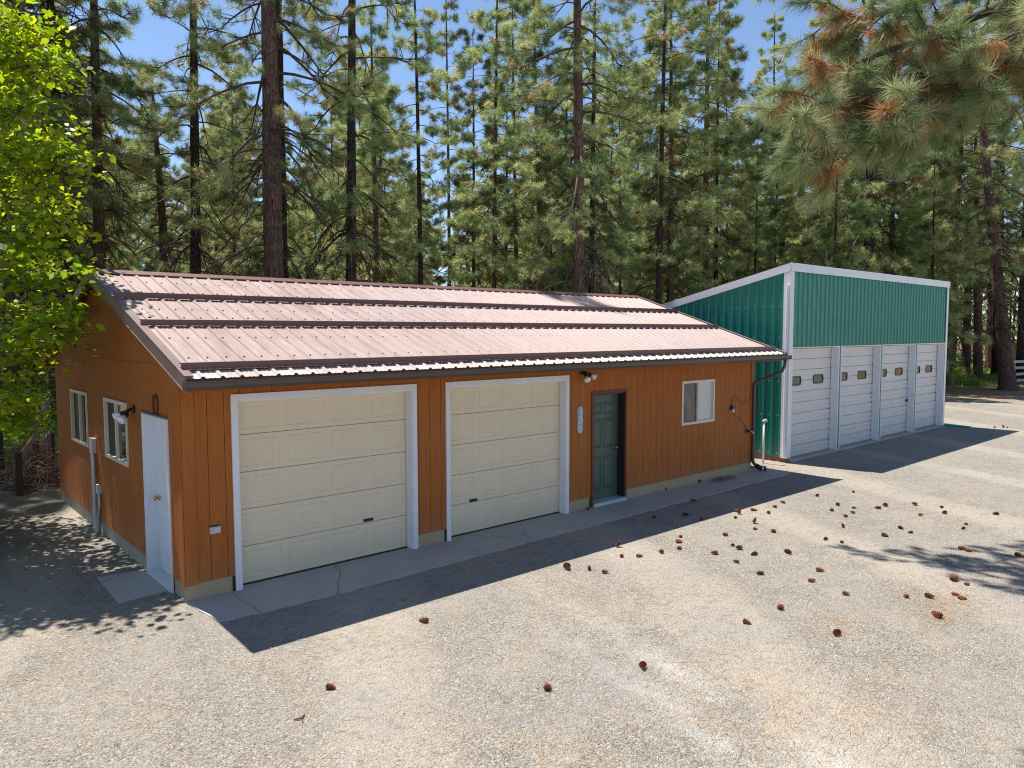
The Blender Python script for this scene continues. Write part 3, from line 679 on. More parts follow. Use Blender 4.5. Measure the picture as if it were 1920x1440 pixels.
# ================================================================== ground
b = MB(); b.add([(-300, -300, 0), (300, -300, 0), (300, 300, 0), (-300, 300, 0)], [(0, 1, 2, 3)]); g = b.build('ground', 'yard_ground'); tag(g, kind='structure')
b = MB()
fr = [(.03, -.86), (1.1, -.93), (2.0, -.92), (4.6, -.87), (8., -.83), (12.2, -.80), (12.75, -.78)]
top = [(x, y) for x, y in fr]; back = [(12.75, -.02), (12.33, .0), (.0, .0)]
xs = [0.08+i*.05 for i in range(0, 254)]
ed = []
for x in xs:
    y = np.interp(x, [p[0] for p in fr], [p[1] for p in fr]); ed.append((x, y+.012*math.sin(x*7.1)+.010*math.sin(x*17.7+1)))
poly = [(.0, .16), (.0, -.1), (.04, -.5)]+ed+[(12.76, .0), (12.33, .16)]
b.prism([(x, y, -.06) for x, y in poly], (0, 0, 0), (0, 0, .072)); tag(b.build('concrete_path', 'path_concrete'), kind='structure')
b = MB(); b.prism([(x, y, -.05) for x, y in [(-.57, 1.66), (-.58, 1.1), (-.60, .50), (-.35, .53), (-.013, .56), (-.013, 1.60)]], (0, 0, 0), (0, 0, .064)); tag(b.build('side_path', 'path_concrete'), kind='structure')

# ================================================================== vegetation
def blades_from(P, Dv, tint, nb, ln, wd, spread, seed, droop=0.):
    """needle bundles: nb thin triangles fanning out of each point P along Dv"""
    r = np.random.default_rng(seed); M = len(P); P = np.repeat(np.asarray(P, np.float32), nb, 0); Dv = np.repeat(np.asarray(Dv, np.float32), nb, 0); T = np.repeat(np.asarray(tint, np.float32), nb)
    rnd = r.normal(size=P.shape).astype(np.float32); rnd /= np.linalg.norm(rnd, axis=1, keepdims=True)
    d = Dv*(1-spread)+rnd*spread*1.25; d[:, 2] -= droop*r.random(len(d)); d /= np.linalg.norm(d, axis=1, keepdims=True)+1e-6
    s = np.cross(d, r.normal(size=P.shape)); s /= np.linalg.norm(s, axis=1, keepdims=True)+1e-6
    l = ln*(.65+.6*r.random((len(d), 1)))
    base = P+rnd*ln*.08
    V = np.empty((len(d), 3, 3), np.float32); V[:, 0] = base-s*wd/2; V[:, 1] = base+s*wd/2; V[:, 2] = base+d*l
    T = np.clip(T+r.normal(size=len(T))*.03, 0, 1)
    return V.reshape(-1, 3), np.arange(len(d)*3, dtype=np.int32).reshape(-1, 3), np.repeat(T, 3)

def pine_parts(seed, H=24., r0=.2, zb=5., R=2.4, nb=70, dead=(1.5, 5., 16), lean=(0, 0), bend=.25, sides=9, tmin=1., subs=1., dense=1., zcut=None, root=1.0):
    rd = random.Random(seed); m = MB()
    ph = rd.uniform(0, 6.28)
    def cx(z): t = z/H; return Vector((lean[0]*t+bend*math.sin(2.6*t+ph)-bend*math.sin(ph), lean[1]*t+bend*math.cos(2.2*t+ph)-bend*math.cos(ph), z))
    def rad(z): return r0*(1-.93*(z/H))**.85*(1+root*.55*math.exp(-z/.35))
    zs_ = [-.15, .12, .35, .8]+[.8+(H-.8)*((i+1)/16) for i in range(16)]
    n0 = len(m.v)
    random.seed(seed)
    m.tube([cx(z) for z in zs_], [rad(max(z, 0)) for z in zs_], sides, 0, jit=.07)
    tp, td, tt = [], [], []
    def limb(z, L_, el, az, live):
        p = cx(z)+Vector((math.cos(az), math.sin(az), 0))*rad(z)*.6; n = 6; pts = [p]
        e = el; a = az; sag = (-.18 if live else -.24)*(.6+.8*rd.random())
        for i in range(n):
            t = (i+1)/n; e += sag*(1.5 if i < 2 else .6) if i < 4 else .30*rd.random()+(.18 if live else -.1); a += rd.uniform(-.16, .16)
            pts.append(pts[-1]+Vector((math.cos(a)*math.cos(e), math.sin(a)*math.cos(e), math.sin(e)))*L_/n)
        rb = max(.014, min(rad(z)*.34, .010+.0115*L_*(1.15 if live else 1.1)))
        m.tube(pts, [rb*(1-.85*i/n) for i in range(n+1)], 4 if r0 > .25 else 3, 1, caps=False)
        btone = rd.gauss(.48, .22)
        ns = int((4+L_*2.6)*subs*(rd.random()*.5+.75))
        for k in range(ns):
            t = rd.uniform(.42, 1.) if live else rd.uniform(.2, 1.); i = min(int(t*n), n-1); q = pts[i].lerp(pts[i+1], t*n-i)
            dv = (pts[i+1]-pts[i]).normalized(); sd = Vector((-math.sin(a), math.cos(a), 0))*rd.choice((-1, 1))
            sl_ = (L_*.30*(1.15-t)+.22)*rd.uniform(.6, 1.3)
            d2 = (dv*.7+sd*rd.uniform(.3, 1.)+Vector((0, 0, rd.uniform(-.35, .45) if live else rd.uniform(-.7, .25)))).normalized()
            q1 = q+d2*sl_*.55; q2 = q1+(d2+Vector((0, 0, .35 if live else -.5))*rd.random()).normalized()*sl_*.45
            m.tube([q, q1, q2], [max(.007, rb*.40), max(.006, rb*.3), max(.004, rb*.15)], 3, 1, caps=False)
            if live:
                tone = min(.9, max(0, btone+rd.gauss(0, .10))); dead_t = rd.random() < .045
                for pp, ww in ((q2, 1), (q2.lerp(q1, .25), 1), (q1, .75 if rd.random() < dense else 0), (q1.lerp(q2, .5), .8 if rd.random() < dense*.9 else 0)):
                    if ww: tp.append(pp+Vector([rd.gauss(0, .05) for _ in range(3)])); td.append((d2+Vector((0, 0, .35))).normalized()); tt.append(.97 if dead_t else min(.93, max(0, tone+rd.gauss(0, .08))))
        if live:
            for k in range(3): tp.append(pts[-1]+Vector([rd.gauss(0, .08) for _ in range(3)])); td.append((pts[-1]-pts[-2]).normalized()+Vector((0, 0, .3))); tt.append(min(.92, max(0, rd.gauss(.5, .2))))
    k = 0
    for i in range(nb):
        t = ((i+.5)/nb)**.92; z = zb+(H-zb)*t*.985
        if zcut and z > zcut: continue
        prof = (1-t)**.62*(.62+.38*min(1, t/.18)); L_ = max(.35, R*prof*rd.uniform(.6, 1.25))
        limb(z, L_, -.12+.75*t+rd.uniform(-.15, .2), i*2.399+rd.uniform(-.5, .5), True)
    for q in range(4): tp.append(cx(H)+Vector((rd.gauss(0, .06), rd.gauss(0, .06), -.1*q))); td.append(Vector((0, 0, 1))); tt.append(.6)
    for i in range(int(dead[2])):
        z = rd.uniform(dead[0], dead[1]); limb(z, rd.uniform(.45, 1.)*R*.85, rd.uniform(-.05, .35), rd.uniform(0, 6.28), False)
    return m, np.array([tuple(p) for p in tp], np.float32), np.array([tuple(p) for p in td], np.float32), np.array(tt, np.float32)

def make_pine(loc, label, group=None, cat='pine tree', name='pine_tree', bark='pine_bark', seed=1, blades=13, bl=.25, bw=.017, spread=.72, mat='pine_needles', **kw):
    T = thing(name, loc, label, cat, group)
    m, P, Dv, tt = pine_parts(seed, **kw); ORG_s = ORG[T]; ORG[T] = Vector((0, 0, 0))
    m.build('trunk', [bark, 'dead_limb'], T, smooth=True)
    V, F, C = blades_from(P, Dv, tt, blades, bl, bw, spread, seed)
    mesh_np('crown', V, F, C, mat, T); ORG[T] = ORG_s
    return T
def cap_h(x, y, H):
    """how tall a pine at (x, y) may be before its top shades the sunlit roof or yard"""
    if 2. < x < 11.5: return min(H, max(9., 4+(y-2.)/.432))
    if -1.5 < x < 13.0: return min(H, max(9., 4+(y-3.6)/.432))
    if 13.0 <= x < 27: return min(H, max(9., (y+1.4)/.432))
    return H
HERO = [
 # px, dist, trunk width px (at 1920), H, crown base, crown radius, branches, dead(z0,z1,n), lean px, bark, label
 (186, 26.5, 22, 27, 7.5, 2.5, 62, (3, 9, 22), 18, 'pine_bark', 'straight brown pine trunk just left of the garage ridge end, clear of the maple'),
 (140, 25.0, 22, 25, 8.0, 2.2, 50, (2.5, 9, 24), -12, 'dark_bark', 'dark pine trunk half hidden behind the yellow green maple leaves'),
 (320, 31.0, 24, 14, 5.0, 2.4, 46, (1.5, 6, 22), -9, 'pine_bark', 'pale barked pine behind the two trunks over the left roof end, with bare twiggy limbs'),
 (366, 28.0, 21, 27, 7.0, 2.8, 66, (3, 8.5, 30), 10, 'dark_bark', 'dark straight pine over the left third of the roof with many bare drooping limbs'),
 (516, 25.0, 38, 33, 8.0, 2.9, 70, (3, 10, 30), -4, 'pine_bark', 'thickest reddish brown pine trunk standing behind the roof ridge'),
 (534, 29.5, 20, 32, 8.0, 2.4, 50, (3, 9, 20), -3, 'dark_bark', 'darker pine trunk tucked close behind the thickest trunk'),
 (657, 27.5, 20, 32, 6.2, 3.0, 66, (2.5, 8.5, 40), 20, 'dark_bark', 'dark leaning pine with long arching bare limbs on both sides, behind the roof middle'),
 (707, 34.0, 13, 18, 5.0, 2.2, 56, (2, 6, 18), 2, 'pine_bark', 'reddish middling pine between the leaning dark pine and the slim ones'),
 (790, 33.0, 11, 22, 6.0, 1.7, 56, (2, 6, 10), -6, 'dark_bark', 'slender dark straight pine first right of the roof middle'),
 (843, 41.0, 8, 23.5, 6.0, 1.5, 60, (2, 7, 12), 2, 'grey_bark', 'very slim grey pine with narrow crown standing alone against blue sky'),
 (888, 40.0, 9, 19, 4.0, 2.0, 60, (2, 5, 14), -3, 'pine_bark', 'slim reddish pine on the edge of the sky gap, right of the narrow grey pine'),
 (925, 36.0, 10, 23, 4.2, 3.0, 84, (1.5, 4.5, 16), 3, 'pine_bark', 'bushy bright green pine left of the tall trunk above the right roof end'),
 (1022, 34.0, 12, 20, 4.5, 2.6, 74, (1.5, 6, 26), -10, 'pine_bark', 'reddish thin pine with rusty dead needles left of the tall trunk'),
 (1052, 39.0, 13, 17, 5.0, 2.2, 58, (1.5, 5.5, 20), 2, 'dark_bark', 'dark short pine in shade close left of the tall trunk'),
 (1085, 31.0, 25, 28, 6.4, 3.2, 84, (2.5, 7, 22), -6, 'pine_bark', 'tall reddish trunk rising above the right end of the garage roof'),
 (1108, 34.0, 12, 24, 6.0, 2.4, 60, (2, 7, 16), -2, 'dark_bark', 'dark thin trunk close right of the tall reddish trunk'),
 (1233, 36.0, 13, 25, 6.2, 3.0, 84, (2, 6, 16), 3, 'dark_bark', 'dark straight pine where the garage roof meets the green shed'),
 (1256, 39.0, 15, 22, 6.0, 2.7, 74, (2, 6, 14), -4, 'pine_bark', 'brown pine just right of the dark straight one at the roof junction'),
 (1342, 43.0, 10, 22.5, 6.0, 2.3, 72, (2, 6.5, 14), -2, 'dark_bark', 'dark slim pine above the sloping edge of the green shed roof'),
 (1447, 50.0, 10, 24.0, 4.0, 2.7, 86, (2, 5, 10), -9, 'dark_bark', 'spire shaped pine against blue sky above the green shed corner'),
 (1628, 40.0, 20, 22, 6.8, 3.6, 84, (2.5, 7, 20), -6, 'dark_bark', 'dark stout trunk above the middle of the green shed front'),
 (1775, 44.0, 15, 22, 7.0, 2.8, 74, (2.5, 7, 20), 6, 'dark_bark', 'dark trunk above the far end of the green shed'),
 (1893, 39.5, 24, 21, 7.0, 3.0, 80, (3, 7.5, 22), -60, 'pine_bark', 'leaning reddish pine with flared base nearest the gravel right of the green shed'),
 (1836, 47.0, 15, 20, 7.5, 2.4, 66, (3, 8, 16), -24, 'pine_bark', 'leaning pine with sunlit foot, first in front of the bright shrubs'),
 (1813, 50.0, 14, 20, 8.0, 2.2, 60, (3, 8, 14), -10, 'pine_bark', 'upright pine just left of the leaning pine with sunlit foot'),
 (1870, 49.0, 17, 21, 8.0, 2.4, 60, (3, 8, 14), -8, 'dark_bark', 'almost black pine trunk between the two leaning pines'),
 (1786, 47.0, 13, 20, 7.0, 2.2, 60, (2, 7, 20), -3, 'pine_bark', 'pine trunk at the far corner of the green shed, partly cut off by it'),
 (1916, 46.0, 16, 21, 7.5, 2.6, 66, (3, 8, 16), -12, 'dark_bark', 'dark trunk at the edge of the picture beside the tan cabin'),
 (1855, 58.0, 13, 20, 7.0, 2.4, 60, (3, 7, 12), -4, 'pine_bark', 'reddish trunk farther back between the black trunk and the leaning pair'),
]
for i, (px, dist, wpx, H, zb, Rr, nb, dead, lnp, bark, lab) in enumerate(HERO):
    x, y = place(px, dist); H = cap_h(x, y, H)
    lean = RT*(lnp*dist/FPX*1.6)
    make_pine((x, y, 0), lab, 'pines standing behind the buildings', bark=bark, seed=100+i, H=H, dense=1.3, r0=wpx*dist/FPX/2*1.10, zb=min(zb, H*.55), R=Rr*1.3, nb=int(nb*1.18), subs=1., dead=(dead[0], dead[1], int(dead[2]*1.35)), lean=(float(lean[0]), float(lean[1])), bend=.12, root=1.1 if px == 1893 else .5, blades=25 if dist < 36 else 20, bw=.0125 if dist < 36 else .018, bl=.235)

# shared kinds for the many pines of the wood
KINDS = []
for i, (H, r0, zb, Rr, nb, dead, bark, nm) in enumerate([
    (21, .17, 4.5, 2.5, 74, (1.5, 5, 16), 'pine_bark', 'fine'), (19, .13, 3.2, 2.3, 72, (1.2, 3.5, 14), 'dark_bark', ''), (23, .20, 6.5, 2.7, 76, (2., 7, 18), 'pine_bark', ''),
    (17, .10, 2.4, 2.1, 66, (1., 3, 12), 'dark_bark', ''), (20, .14, 7.5, 2.2, 58, (2., 8, 22), 'pine_bark', ''), (14, .08, 1.2, 1.9, 60, (.8, 2, 8), 'dark_bark', '')]):
    KINDS.append((H, make_pine((0, -500-i*10, 0), 'pine', None, bark=bark, seed=300+i, H=H, r0=r0, zb=zb, R=Rr*1.3, nb=int(nb*1.1), dead=dead, sides=7, blades=16, bl=.28, bw=.025, bend=.15)))
rd = random.Random(21)
herop = [place(h[0], h[1]) for h in HERO]
pts = []
GAPS = [(240, 292, 60), (800, 876, 75), (1358, 1402, 48)]
tries = 0
while len(pts) < 225 and tries < 6000:
    tries += 1
    px = rd.uniform(-40, 1960); dist = 37+40*rd.random()**.85
    if px < 140 : dist = rd.uniform(28, 60)
    x, y = place(px, dist)
    if 11.5 < x < 26 and y < 11: continue
    if x < 13.5 and y < 17: continue
    if px > 1755: continue
    if any(a < px < b_ and dist < dd for a, b_, dd in GAPS): continue
    if any((x-a)**2+(y-b_)**2 < 3.6 for a, b_ in herop) or any((x-a)**2+(y-b_)**2 < 4.4 for a, b_ in pts): continue
    pts.append((x, y)); k = rd.choice([0, 1, 1, 3, 3, 2, 5, 5, 4])
    H, src = KINDS[k]; s = rd.uniform(.82, 1.16)
    if dist > 46 and rd.random() < .22: s *= rd.uniform(.45, .7)
    Hm = cap_h(x, y, 30.)
    if 1370 < px < 1540: Hm = min(Hm, 3.15+dist*(622-230)/FPX)
    if px < 790: Hm = min(Hm, 3.15+dist*(622-rd.choice((20, 60, 110, 170, 230, 300)))/FPX)
    if 760 < px < 880: Hm = min(Hm, 3.15+dist*(622-330)/FPX)
    if H*s > Hm: s = Hm/H
    if s < .34: continue
    zone = ('tall pine in the wood behind the garage roof, left of the sky gap' if px < 820 else 'tall pine in the dense wood between the sky gap and the green shed roof' if px < 1400 else 'tall pine in the wood above the green shed front' if px < 1770 else 'slim pine far back in the wood right of the green shed')
    t = copy_thing(src, (x, y, 0), rd.uniform(0, 6.28), s, zone); t['group'] = 'pines of the wood, '+zone.split(' ', 2)[2]
# pines standing to the left, seen in the gable windows and shading the gable side
for i, (x, y, k) in enumerate([(-10.5, 11.5, 2), (-9, 15, 0), (-5.2, 14.5, 0), (-12, 9, 1), (-2.2, 16.5, 2), (-6.5, 19, 1), (-3., 22, 4), (-1., 25, 0)]):
    H, src = KINDS[k]; t = copy_thing(src, (x, y, 0), i*1.3, 1.0, 'pine in the shade beyond the maple at the gable side of the garage'); t['group'] = 'pines at the gable side'
for px, dist, k, lab in [(18, 24, 2, 'pine trunk in shade behind the pale board fence'), (62, 29, 0, 'pine trunk seen over the slanting fence rails'), (88, 34, 4, 'thin pine trunk touching the gable corner in view'), (100, 26, 2, 'dark pine trunk close behind the gable corner'), (40, 38, 1, 'slim pine deep in shade beyond the slanting fence')]:
    x, y = place(px, dist); t = copy_thing(KINDS[k][1], (x, y, 0), px*.7, min(1., cap_h(x, y, 30)/KINDS[k][0]), lab); t['group'] = 'pines at the gable side'
for H, src in KINDS:
    for ch in list(src.children): bpy.data.objects.remove(ch)
    bpy.data.objects.remove(src)

# far wood, one mass
def distant_wood():
    rg = np.random.default_rng(5); m, P, Dv, tt = pine_parts(900, H=18, r0=.16, zb=2.5, R=2.5, nb=46, dead=(1, 3, 4), sides=5, subs=.7, dense=.6)
    V, F, C = blades_from(P, Dv, tt, 7, .42, .085, .75, 3)
    Vs, Fs, Cs = [], [], []; n = 0; tm = MB()
    for i in range(170):
        px = rg.uniform(-150, 2080); dist = rg.uniform(76, 135); x, y = place(px, dist); s = rg.uniform(.75, 1.2)
        if 225 < px < 300 or 790 < px < 885: s *= .55
        if px > 1740: s *= .9
        elif px < 900: s *= .86
        a = rg.uniform(0, 6.28); c, sn = math.cos(a), math.sin(a)
        W_ = V @ np.array([[c, sn, 0], [-sn, c, 0], [0, 0, 1]], np.float32)*s+np.array([x, y, 0], np.float32)
        Vs.append(W_); Fs.append(F+n); Cs.append(np.clip(C+rg.uniform(-.15, .15), 0, 1)); n += len(V)
        tm.tube([(x, y, -.2), (x, y, 17*s)], [.2*s, .04*s], 5, caps=False)
    o = mesh_np('distant_wood', np.concatenate(Vs), np.concatenate(Fs), np.concatenate(Cs), 'far_needles'); tag(o, 'hazy mass of far pines closing the view behind the wood', 'wood', kind='stuff')
    t = tm.build('distant_trunks', 'dark_bark'); t.parent = o; t['kind'] = 'stuff'
distant_wood()

# ---- maple at the gable corner
LEAF = np.array([(0, -.04), (.20, .08), (.34, .30), (.30, .44), (.38, .56), (.18, .72), (0, 1.0), (-.18, .72), (-.38, .56), (-.30, .44), (-.34, .30), (-.20, .08)], np.float32)
def leaves(P, N, size, seed, tone, hang=.35):
    r = np.random.default_rng(seed); M = len(P)
    n = N+r.normal(size=(M, 3))*.55; n /= np.linalg.norm(n, axis=1, keepdims=True)
    d = r.normal(size=(M, 3)); d[:, 2] -= 1.1*hang*2; d -= n*(d*n).sum(1, keepdims=True); d /= np.linalg.norm(d, axis=1, keepdims=True)+1e-6
    s = np.cross(d, n); sz = size*(.6+.65*r.random((M, 1, 1)))
    fold = np.abs(LEAF[:, 0])*.35
    V = P[:, None, :]+sz*(s[:, None, :]*LEAF[None, :, :1]+d[:, None, :]*LEAF[None, :, 1:]+n[:, None, :]*fold[None, :, None])
    K = len(LEAF); T = np.clip(tone+r.normal(size=M)*.2, 0, 1)
    return V.reshape(-1, 3), np.arange(M*K, dtype=np.int32).reshape(-1, K), np.repeat(T, K)
def maple():
    rd = random.Random(4); base = Vector((-3.7, 5.2, 0))
    T = thing('maple_tree', tuple(base), 'bright yellow green broadleaf tree overhanging the gable end of the garage', 'tree')
    m = MB(); m.tube([base+Vector((0, 0, -.1)), base+Vector((.05, 0, .6)), base+Vector((.1, -.05, 2.)), base+Vector((.1, .1, 4.2)), base+Vector((0, .1, 7.5))], [.24, .18, .15, .12, .04], 10, jit=.06)
    P, N, tone = [], [], []
    shoots = []
    def branch(p0, tip, rb, sub=True):
        mid = p0.lerp(tip, .5)+Vector((0, 0, .12*(tip-p0).length)); pts = [p0, p0.lerp(mid, .6)+Vector((0, 0, .05)), mid, mid.lerp(tip, .6), tip]
        m.tube(pts, [rb, rb*.75, rb*.55, rb*.35, rb*.12], 5, caps=False); return pts
    def spray(c, rad, nl, flat=.55):
        for k in range(nl):
            v = Vector((rd.gauss(0, 1), rd.gauss(0, 1), rd.gauss(0, flat))); v = v.normalized()*rad*rd.random()**.5; v.z *= flat
            P.append(tuple(c+v)); up = Vector((v.x*.4, v.y*.4, 1.)).normalized(); N.append(tuple(up)); tone.append(.5+.25*rd.gauss(0, .6))
    # tips given as points in space: (x, y, z, spray radius)
    tips = [(-.55, 3.2, 7.6, .8), (-.75, 2.6, 6.9, .8), (-.42, 3.0, 6.2, .75), (-.9, 2.2, 6.2, .8), (-.50, 2.9, 5.55, .65), (-.85, 2.0, 5.4, .75), (-.35, 3.6, 5.2, .6), (-.12, 3.5, 4.75, .42),
            (-.75, 2.5, 4.7, .7), (-.45, 3.2, 4.3, .55), (-.9, 1.9, 4.1, .7), (-.62, 2.8, 3.75, .6), (-.40, 3.7, 3.55, .5), (-.28, 4.4, 3.5, .45), (-.50, 4.1, 3.1, .5), (-1.0, 2.1, 3.3, .6), (-.75, 3.0, 2.9, .5), (-.36, 4.9, 2.95, .40), (-.55, 4.0, 2.55, .45),
            (-1.05, 2.5, 2.35, .5), (-.95, 3.2, 1.95, .45), (-.65, 4.4, 2.0, .4), (-1.2, 2.4, 7.2, .8), (-1.6, 2.2, 7.0, .9), (-1.8, 1.8, 5.6, .9), (-1.9, 1.6, 4.4, .85), (-1.7, 2.2, 3.2, .7), (-.9, 3.8, 7.5, .8), (-.5, 4.2, 7.0, .8), (-.4, 4.8, 6.2, .8), (-.35, 5.0, 5.2, .7), (-.5, 5.6, 4.2, .7), (-.6, 5.8, 3.2, .6)]
    for q in range(46):
        a = rd.uniform(0, 6.28); h = rd.uniform(2.6, 7.3); rr_ = (3.1*math.sin(math.pi*min(1, (h-1.2)/7.4))**.6)*rd.uniform(.55, 1.)
        x = base.x+rr_*math.cos(a); y = base.y+rr_*math.sin(a)
        if x > -.9 and y < 7.2: x = -.9-rd.random()
        tips.append((x, y, h, rd.uniform(.6, .95)))
    for q in range(24): tips.append((rd.uniform(-4.5, -.8), rd.uniform(6.5, 10.5), rd.uniform(4.2, 7.4), .8))
    for ti, (x, y, z, r_) in enumerate(tips):
        r_ *= .86
        y = max(y, .432*z+.25+.65*r_)
        if ti < 33:
            q = Vector((x, y, z))-Vector(CAM); dd = q.dot(Vector(AX_F)); py_ = 720-FPX*q.dot(Vector(AX_U))/dd
            edge = float(np.interp(py_, [-50, 60, 110, 190, 235, 285, 330, 400, 455, 500, 540, 590, 630, 690, 760, 860], [110, 140, 150, 118, 150, 188, 135, 158, 112, 105, 165, 190, 110, 70, 50, 30]))-r_*FPX/dd*.72
            t_ = (edge-960)/FPX; dx_ = AX_F[0]+AX_R[0]*t_; dy_ = AX_F[1]+AX_R[1]*t_; x = CAM[0]+(y-CAM[1])*dx_/dy_
        else: x = min(x, -2.75+.2177*(y+8.84)-r_*1.3)
        tip = Vector((x, y, z)); s0 = base+Vector((.08, .05, max(1.4, min(7., z-.25*(tip-base).length*.9))))
        pts = branch(s0, tip, .035)
        spray(tip, r_, int(125*r_*r_)+20)
        for k in range(4):
            q = pts[2+k % 2].lerp(pts[3+k % 2], rd.random())+Vector((rd.gauss(0, .45), rd.gauss(0, .45), rd.gauss(0, .2)))
            m.tube([pts[2], q], [.012, .004], 3, caps=False); spray(q, r_*.75, int(52*r_*r_)+8)
        for k in range(7):     # ragged outer shoots
            q = tip+Vector((rd.gauss(0, 1), rd.gauss(0, 1), rd.gauss(0, .55))).normalized()*r_*rd.uniform(.8, 1.35)
            if q.x > .15: q.x = .15
            m.tube([tip, q], [.008, .003], 3, caps=False)
            for j in range(7): P.append(tuple(tip.lerp(q, .4+.6*j/6)+Vector((rd.gauss(0, .06), rd.gauss(0, .06), rd.gauss(0, .05))))); N.append((0, 0, 1)); tone.append(.62)
    P = np.array(P, np.float32); N = np.array(N, np.float32); tone = np.array(tone, np.float32)
    keep = ~((P[:, 0] > -.16) & (P[:, 1] > -.7) & (P[:, 1] < 7.8) & (P[:, 2] < 4.25-np.abs(P[:, 1]-3.56)*.33))
    P, N, tone = P[keep], N[keep], tone[keep]
    ORG_s = ORG[T]; org = np.array(base, np.float32)
    m.build('trunk', 'grey_bark', T, smooth=True)
    V, F, C = leaves(P-org, N, .118, 8, tone); mesh_np('crown', V, F, C, 'maple_leaf', T)
maple()

# ---- big ponderosa whose limbs reach into the picture at the upper right
def near_pine():
    rd = random.Random(11); base = Vector((9.8, -8.2, 0))
    T = thing('ponderosa_pine', tuple(base), 'near pine whose long needled limbs with cones and rusty needles hang into the upper right', 'pine tree')
    m = MB(); m.tube([base+Vector((0, 0, z)) for z in (-.1, .3, 1, 4, 8, 13, 19)], [.52, .42, .37, .33, .28, .2, .05], 14, 0, jit=.05)
    TP, TD, TT = [], [], []; cones = []
    def cam_pt(px, py, dist): p = CAM+(AX_F+AX_R*(px-960)/FPX-AX_U*(py-720)/FPX)*dist; return Vector(p)
    def twig(p, d, L_, r_, rust, n=4):
        q = p; pts = [p]
        for i in range(n):
            d = (d+Vector((rd.gauss(0, .16), rd.gauss(0, .16), rd.gauss(0, .12)-.03))).normalized(); q = q+d*L_/n; pts.append(q)
        m.tube(pts, [r_*(1-.6*i/n) for i in range(n+1)], 5, 1, caps=False)
        tone = rd.uniform(.05, .60) if rd.random() > (.07 if r_ > .0075 else .05) else rd.uniform(.70, .95)
        # green brush at the tip, older brown needles behind it
        for k in range(5):
            TP.append(tuple(pts[-1]-d*.035*k)); TD.append(tuple((d+Vector((0, 0, .1))).normalized())); TT.append(min(.62, max(0, tone+rd.gauss(0, .06))) if tone < .65 else tone)
        if rust:
            for k in range(4): pp = pts[-1]-d*(.15+.035*k); TP.append(tuple(pp)); TD.append(tuple((d*.35+Vector((0, 0, -1.))).normalized())); TT.append(rd.uniform(.70, .98))
        return pts
    # limb axes traced through points in space (px, py, distance give the point where the limb really is)
    limbs = [[(2500, -250, 7.6), (2150, -60, 6.9), (1950, 60, 6.4), (1800, 115, 6.1), (1660, 165, 5.9), (1550, 195, 5.8), (1500, 190, 5.8)],
             [(2500, -260, 7.4), (2200, -20, 6.7), (2000, 110, 6.3), (1850, 140, 6.0), (1740, 185, 5.8), (1670, 215, 5.7)],
             [(2400, -420, 7.8), (2050, -180, 7.0), (1850, -60, 6.7), (1700, 10, 6.4), (1620, 35, 6.3), (1570, 25, 6.3)],
             [(2500, -200, 6.6), (2150, -60, 6.0), (1980, 20, 5.6), (1880, 75, 5.4)],
             [(2500, -150, 7.8), (2150, 40, 7.0), (1950, 90, 6.6), (1790, 175, 6.3), (1700, 225, 6.1), (1620, 255, 6.0), (1570, 270, 6.)],
             [(2500, -380, 7.2), (2100, -120, 6.6), (1900, 0, 6.2), (1760, 60, 6.), (1640, 105, 5.9), (1570, 130, 5.9)],
             [(2500, -280, 7.), (2100, 0, 6.4), (1960, 70, 6.), (1880, 110, 5.8)]]
    for li, lb in enumerate(limbs):
        pts = [cam_pt(*q) for q in lb]; root = base+Vector((0, 0, max(3., pts[0].z-.3))); pts = [root]+pts; n = len(pts)
        m.tube(pts, [.075*(1-.88*i/(n-1)) for i in range(n)], 7, 1, caps=False)
        for i in range(2, n):
            a, b_ = pts[i-1], pts[i]; dv = (b_-a).normalized(); seg = (b_-a).length
            for k in range(int(4+seg*(9 if li != 7 else 4))):
                t = rd.random(); p = a.lerp(b_, t); side = dv.cross(Vector((0, 0, 1))).normalized()*rd.choice((-1, 1))
                d0 = (dv*rd.uniform(.2, 1.)+side*rd.uniform(.2, 1.)+Vector((0, 0, rd.uniform(-.6, .45)))).normalized()
                L_ = rd.uniform(.2, .7); tp_ = twig(p, d0, L_, .010, rd.random() < .36)
                for kk in range(rd.choice((0, 1, 1, 2))):
                    q = tp_[2+kk % 2]; twig(q, (d0+Vector((rd.gauss(0, .7), rd.gauss(0, .7), rd.gauss(-.1, .5)))).normalized(), rd.uniform(.15, .38), .007, rd.random() < .3, 3)
                if rd.random() < .22: cones.append(tp_[-2]+Vector((rd.gauss(0, .03), rd.gauss(0, .03), -.05)))
        twig(pts[-1], (pts[-1]-pts[-2]).normalized(), .3, .010, True)
    # upper crown, out of frame, that shades the yard
    for q in range(34):
        z = rd.uniform(8.6, 17.); a = rd.uniform(0, 6.28); L_ = (18.5-z)*.34*rd.uniform(.7, 1.1)+.6
        tip = base+Vector((math.cos(a)*L_, math.sin(a)*L_, z+.6)); p0 = base+Vector((0, 0, z)); m.tube([p0, p0.lerp(tip, .5)+Vector((0, 0, -.1)), tip], [.05, .035, .01], 5, 1, caps=False)
        for k in range(12): t = rd.uniform(.4, 1.); pp = p0.lerp(tip, t)+Vector((rd.gauss(0, .35), rd.gauss(0, .35), rd.gauss(0, .2))); twig(pp, Vector((math.cos(a), math.sin(a), .3)), .3, .008, False, 2)
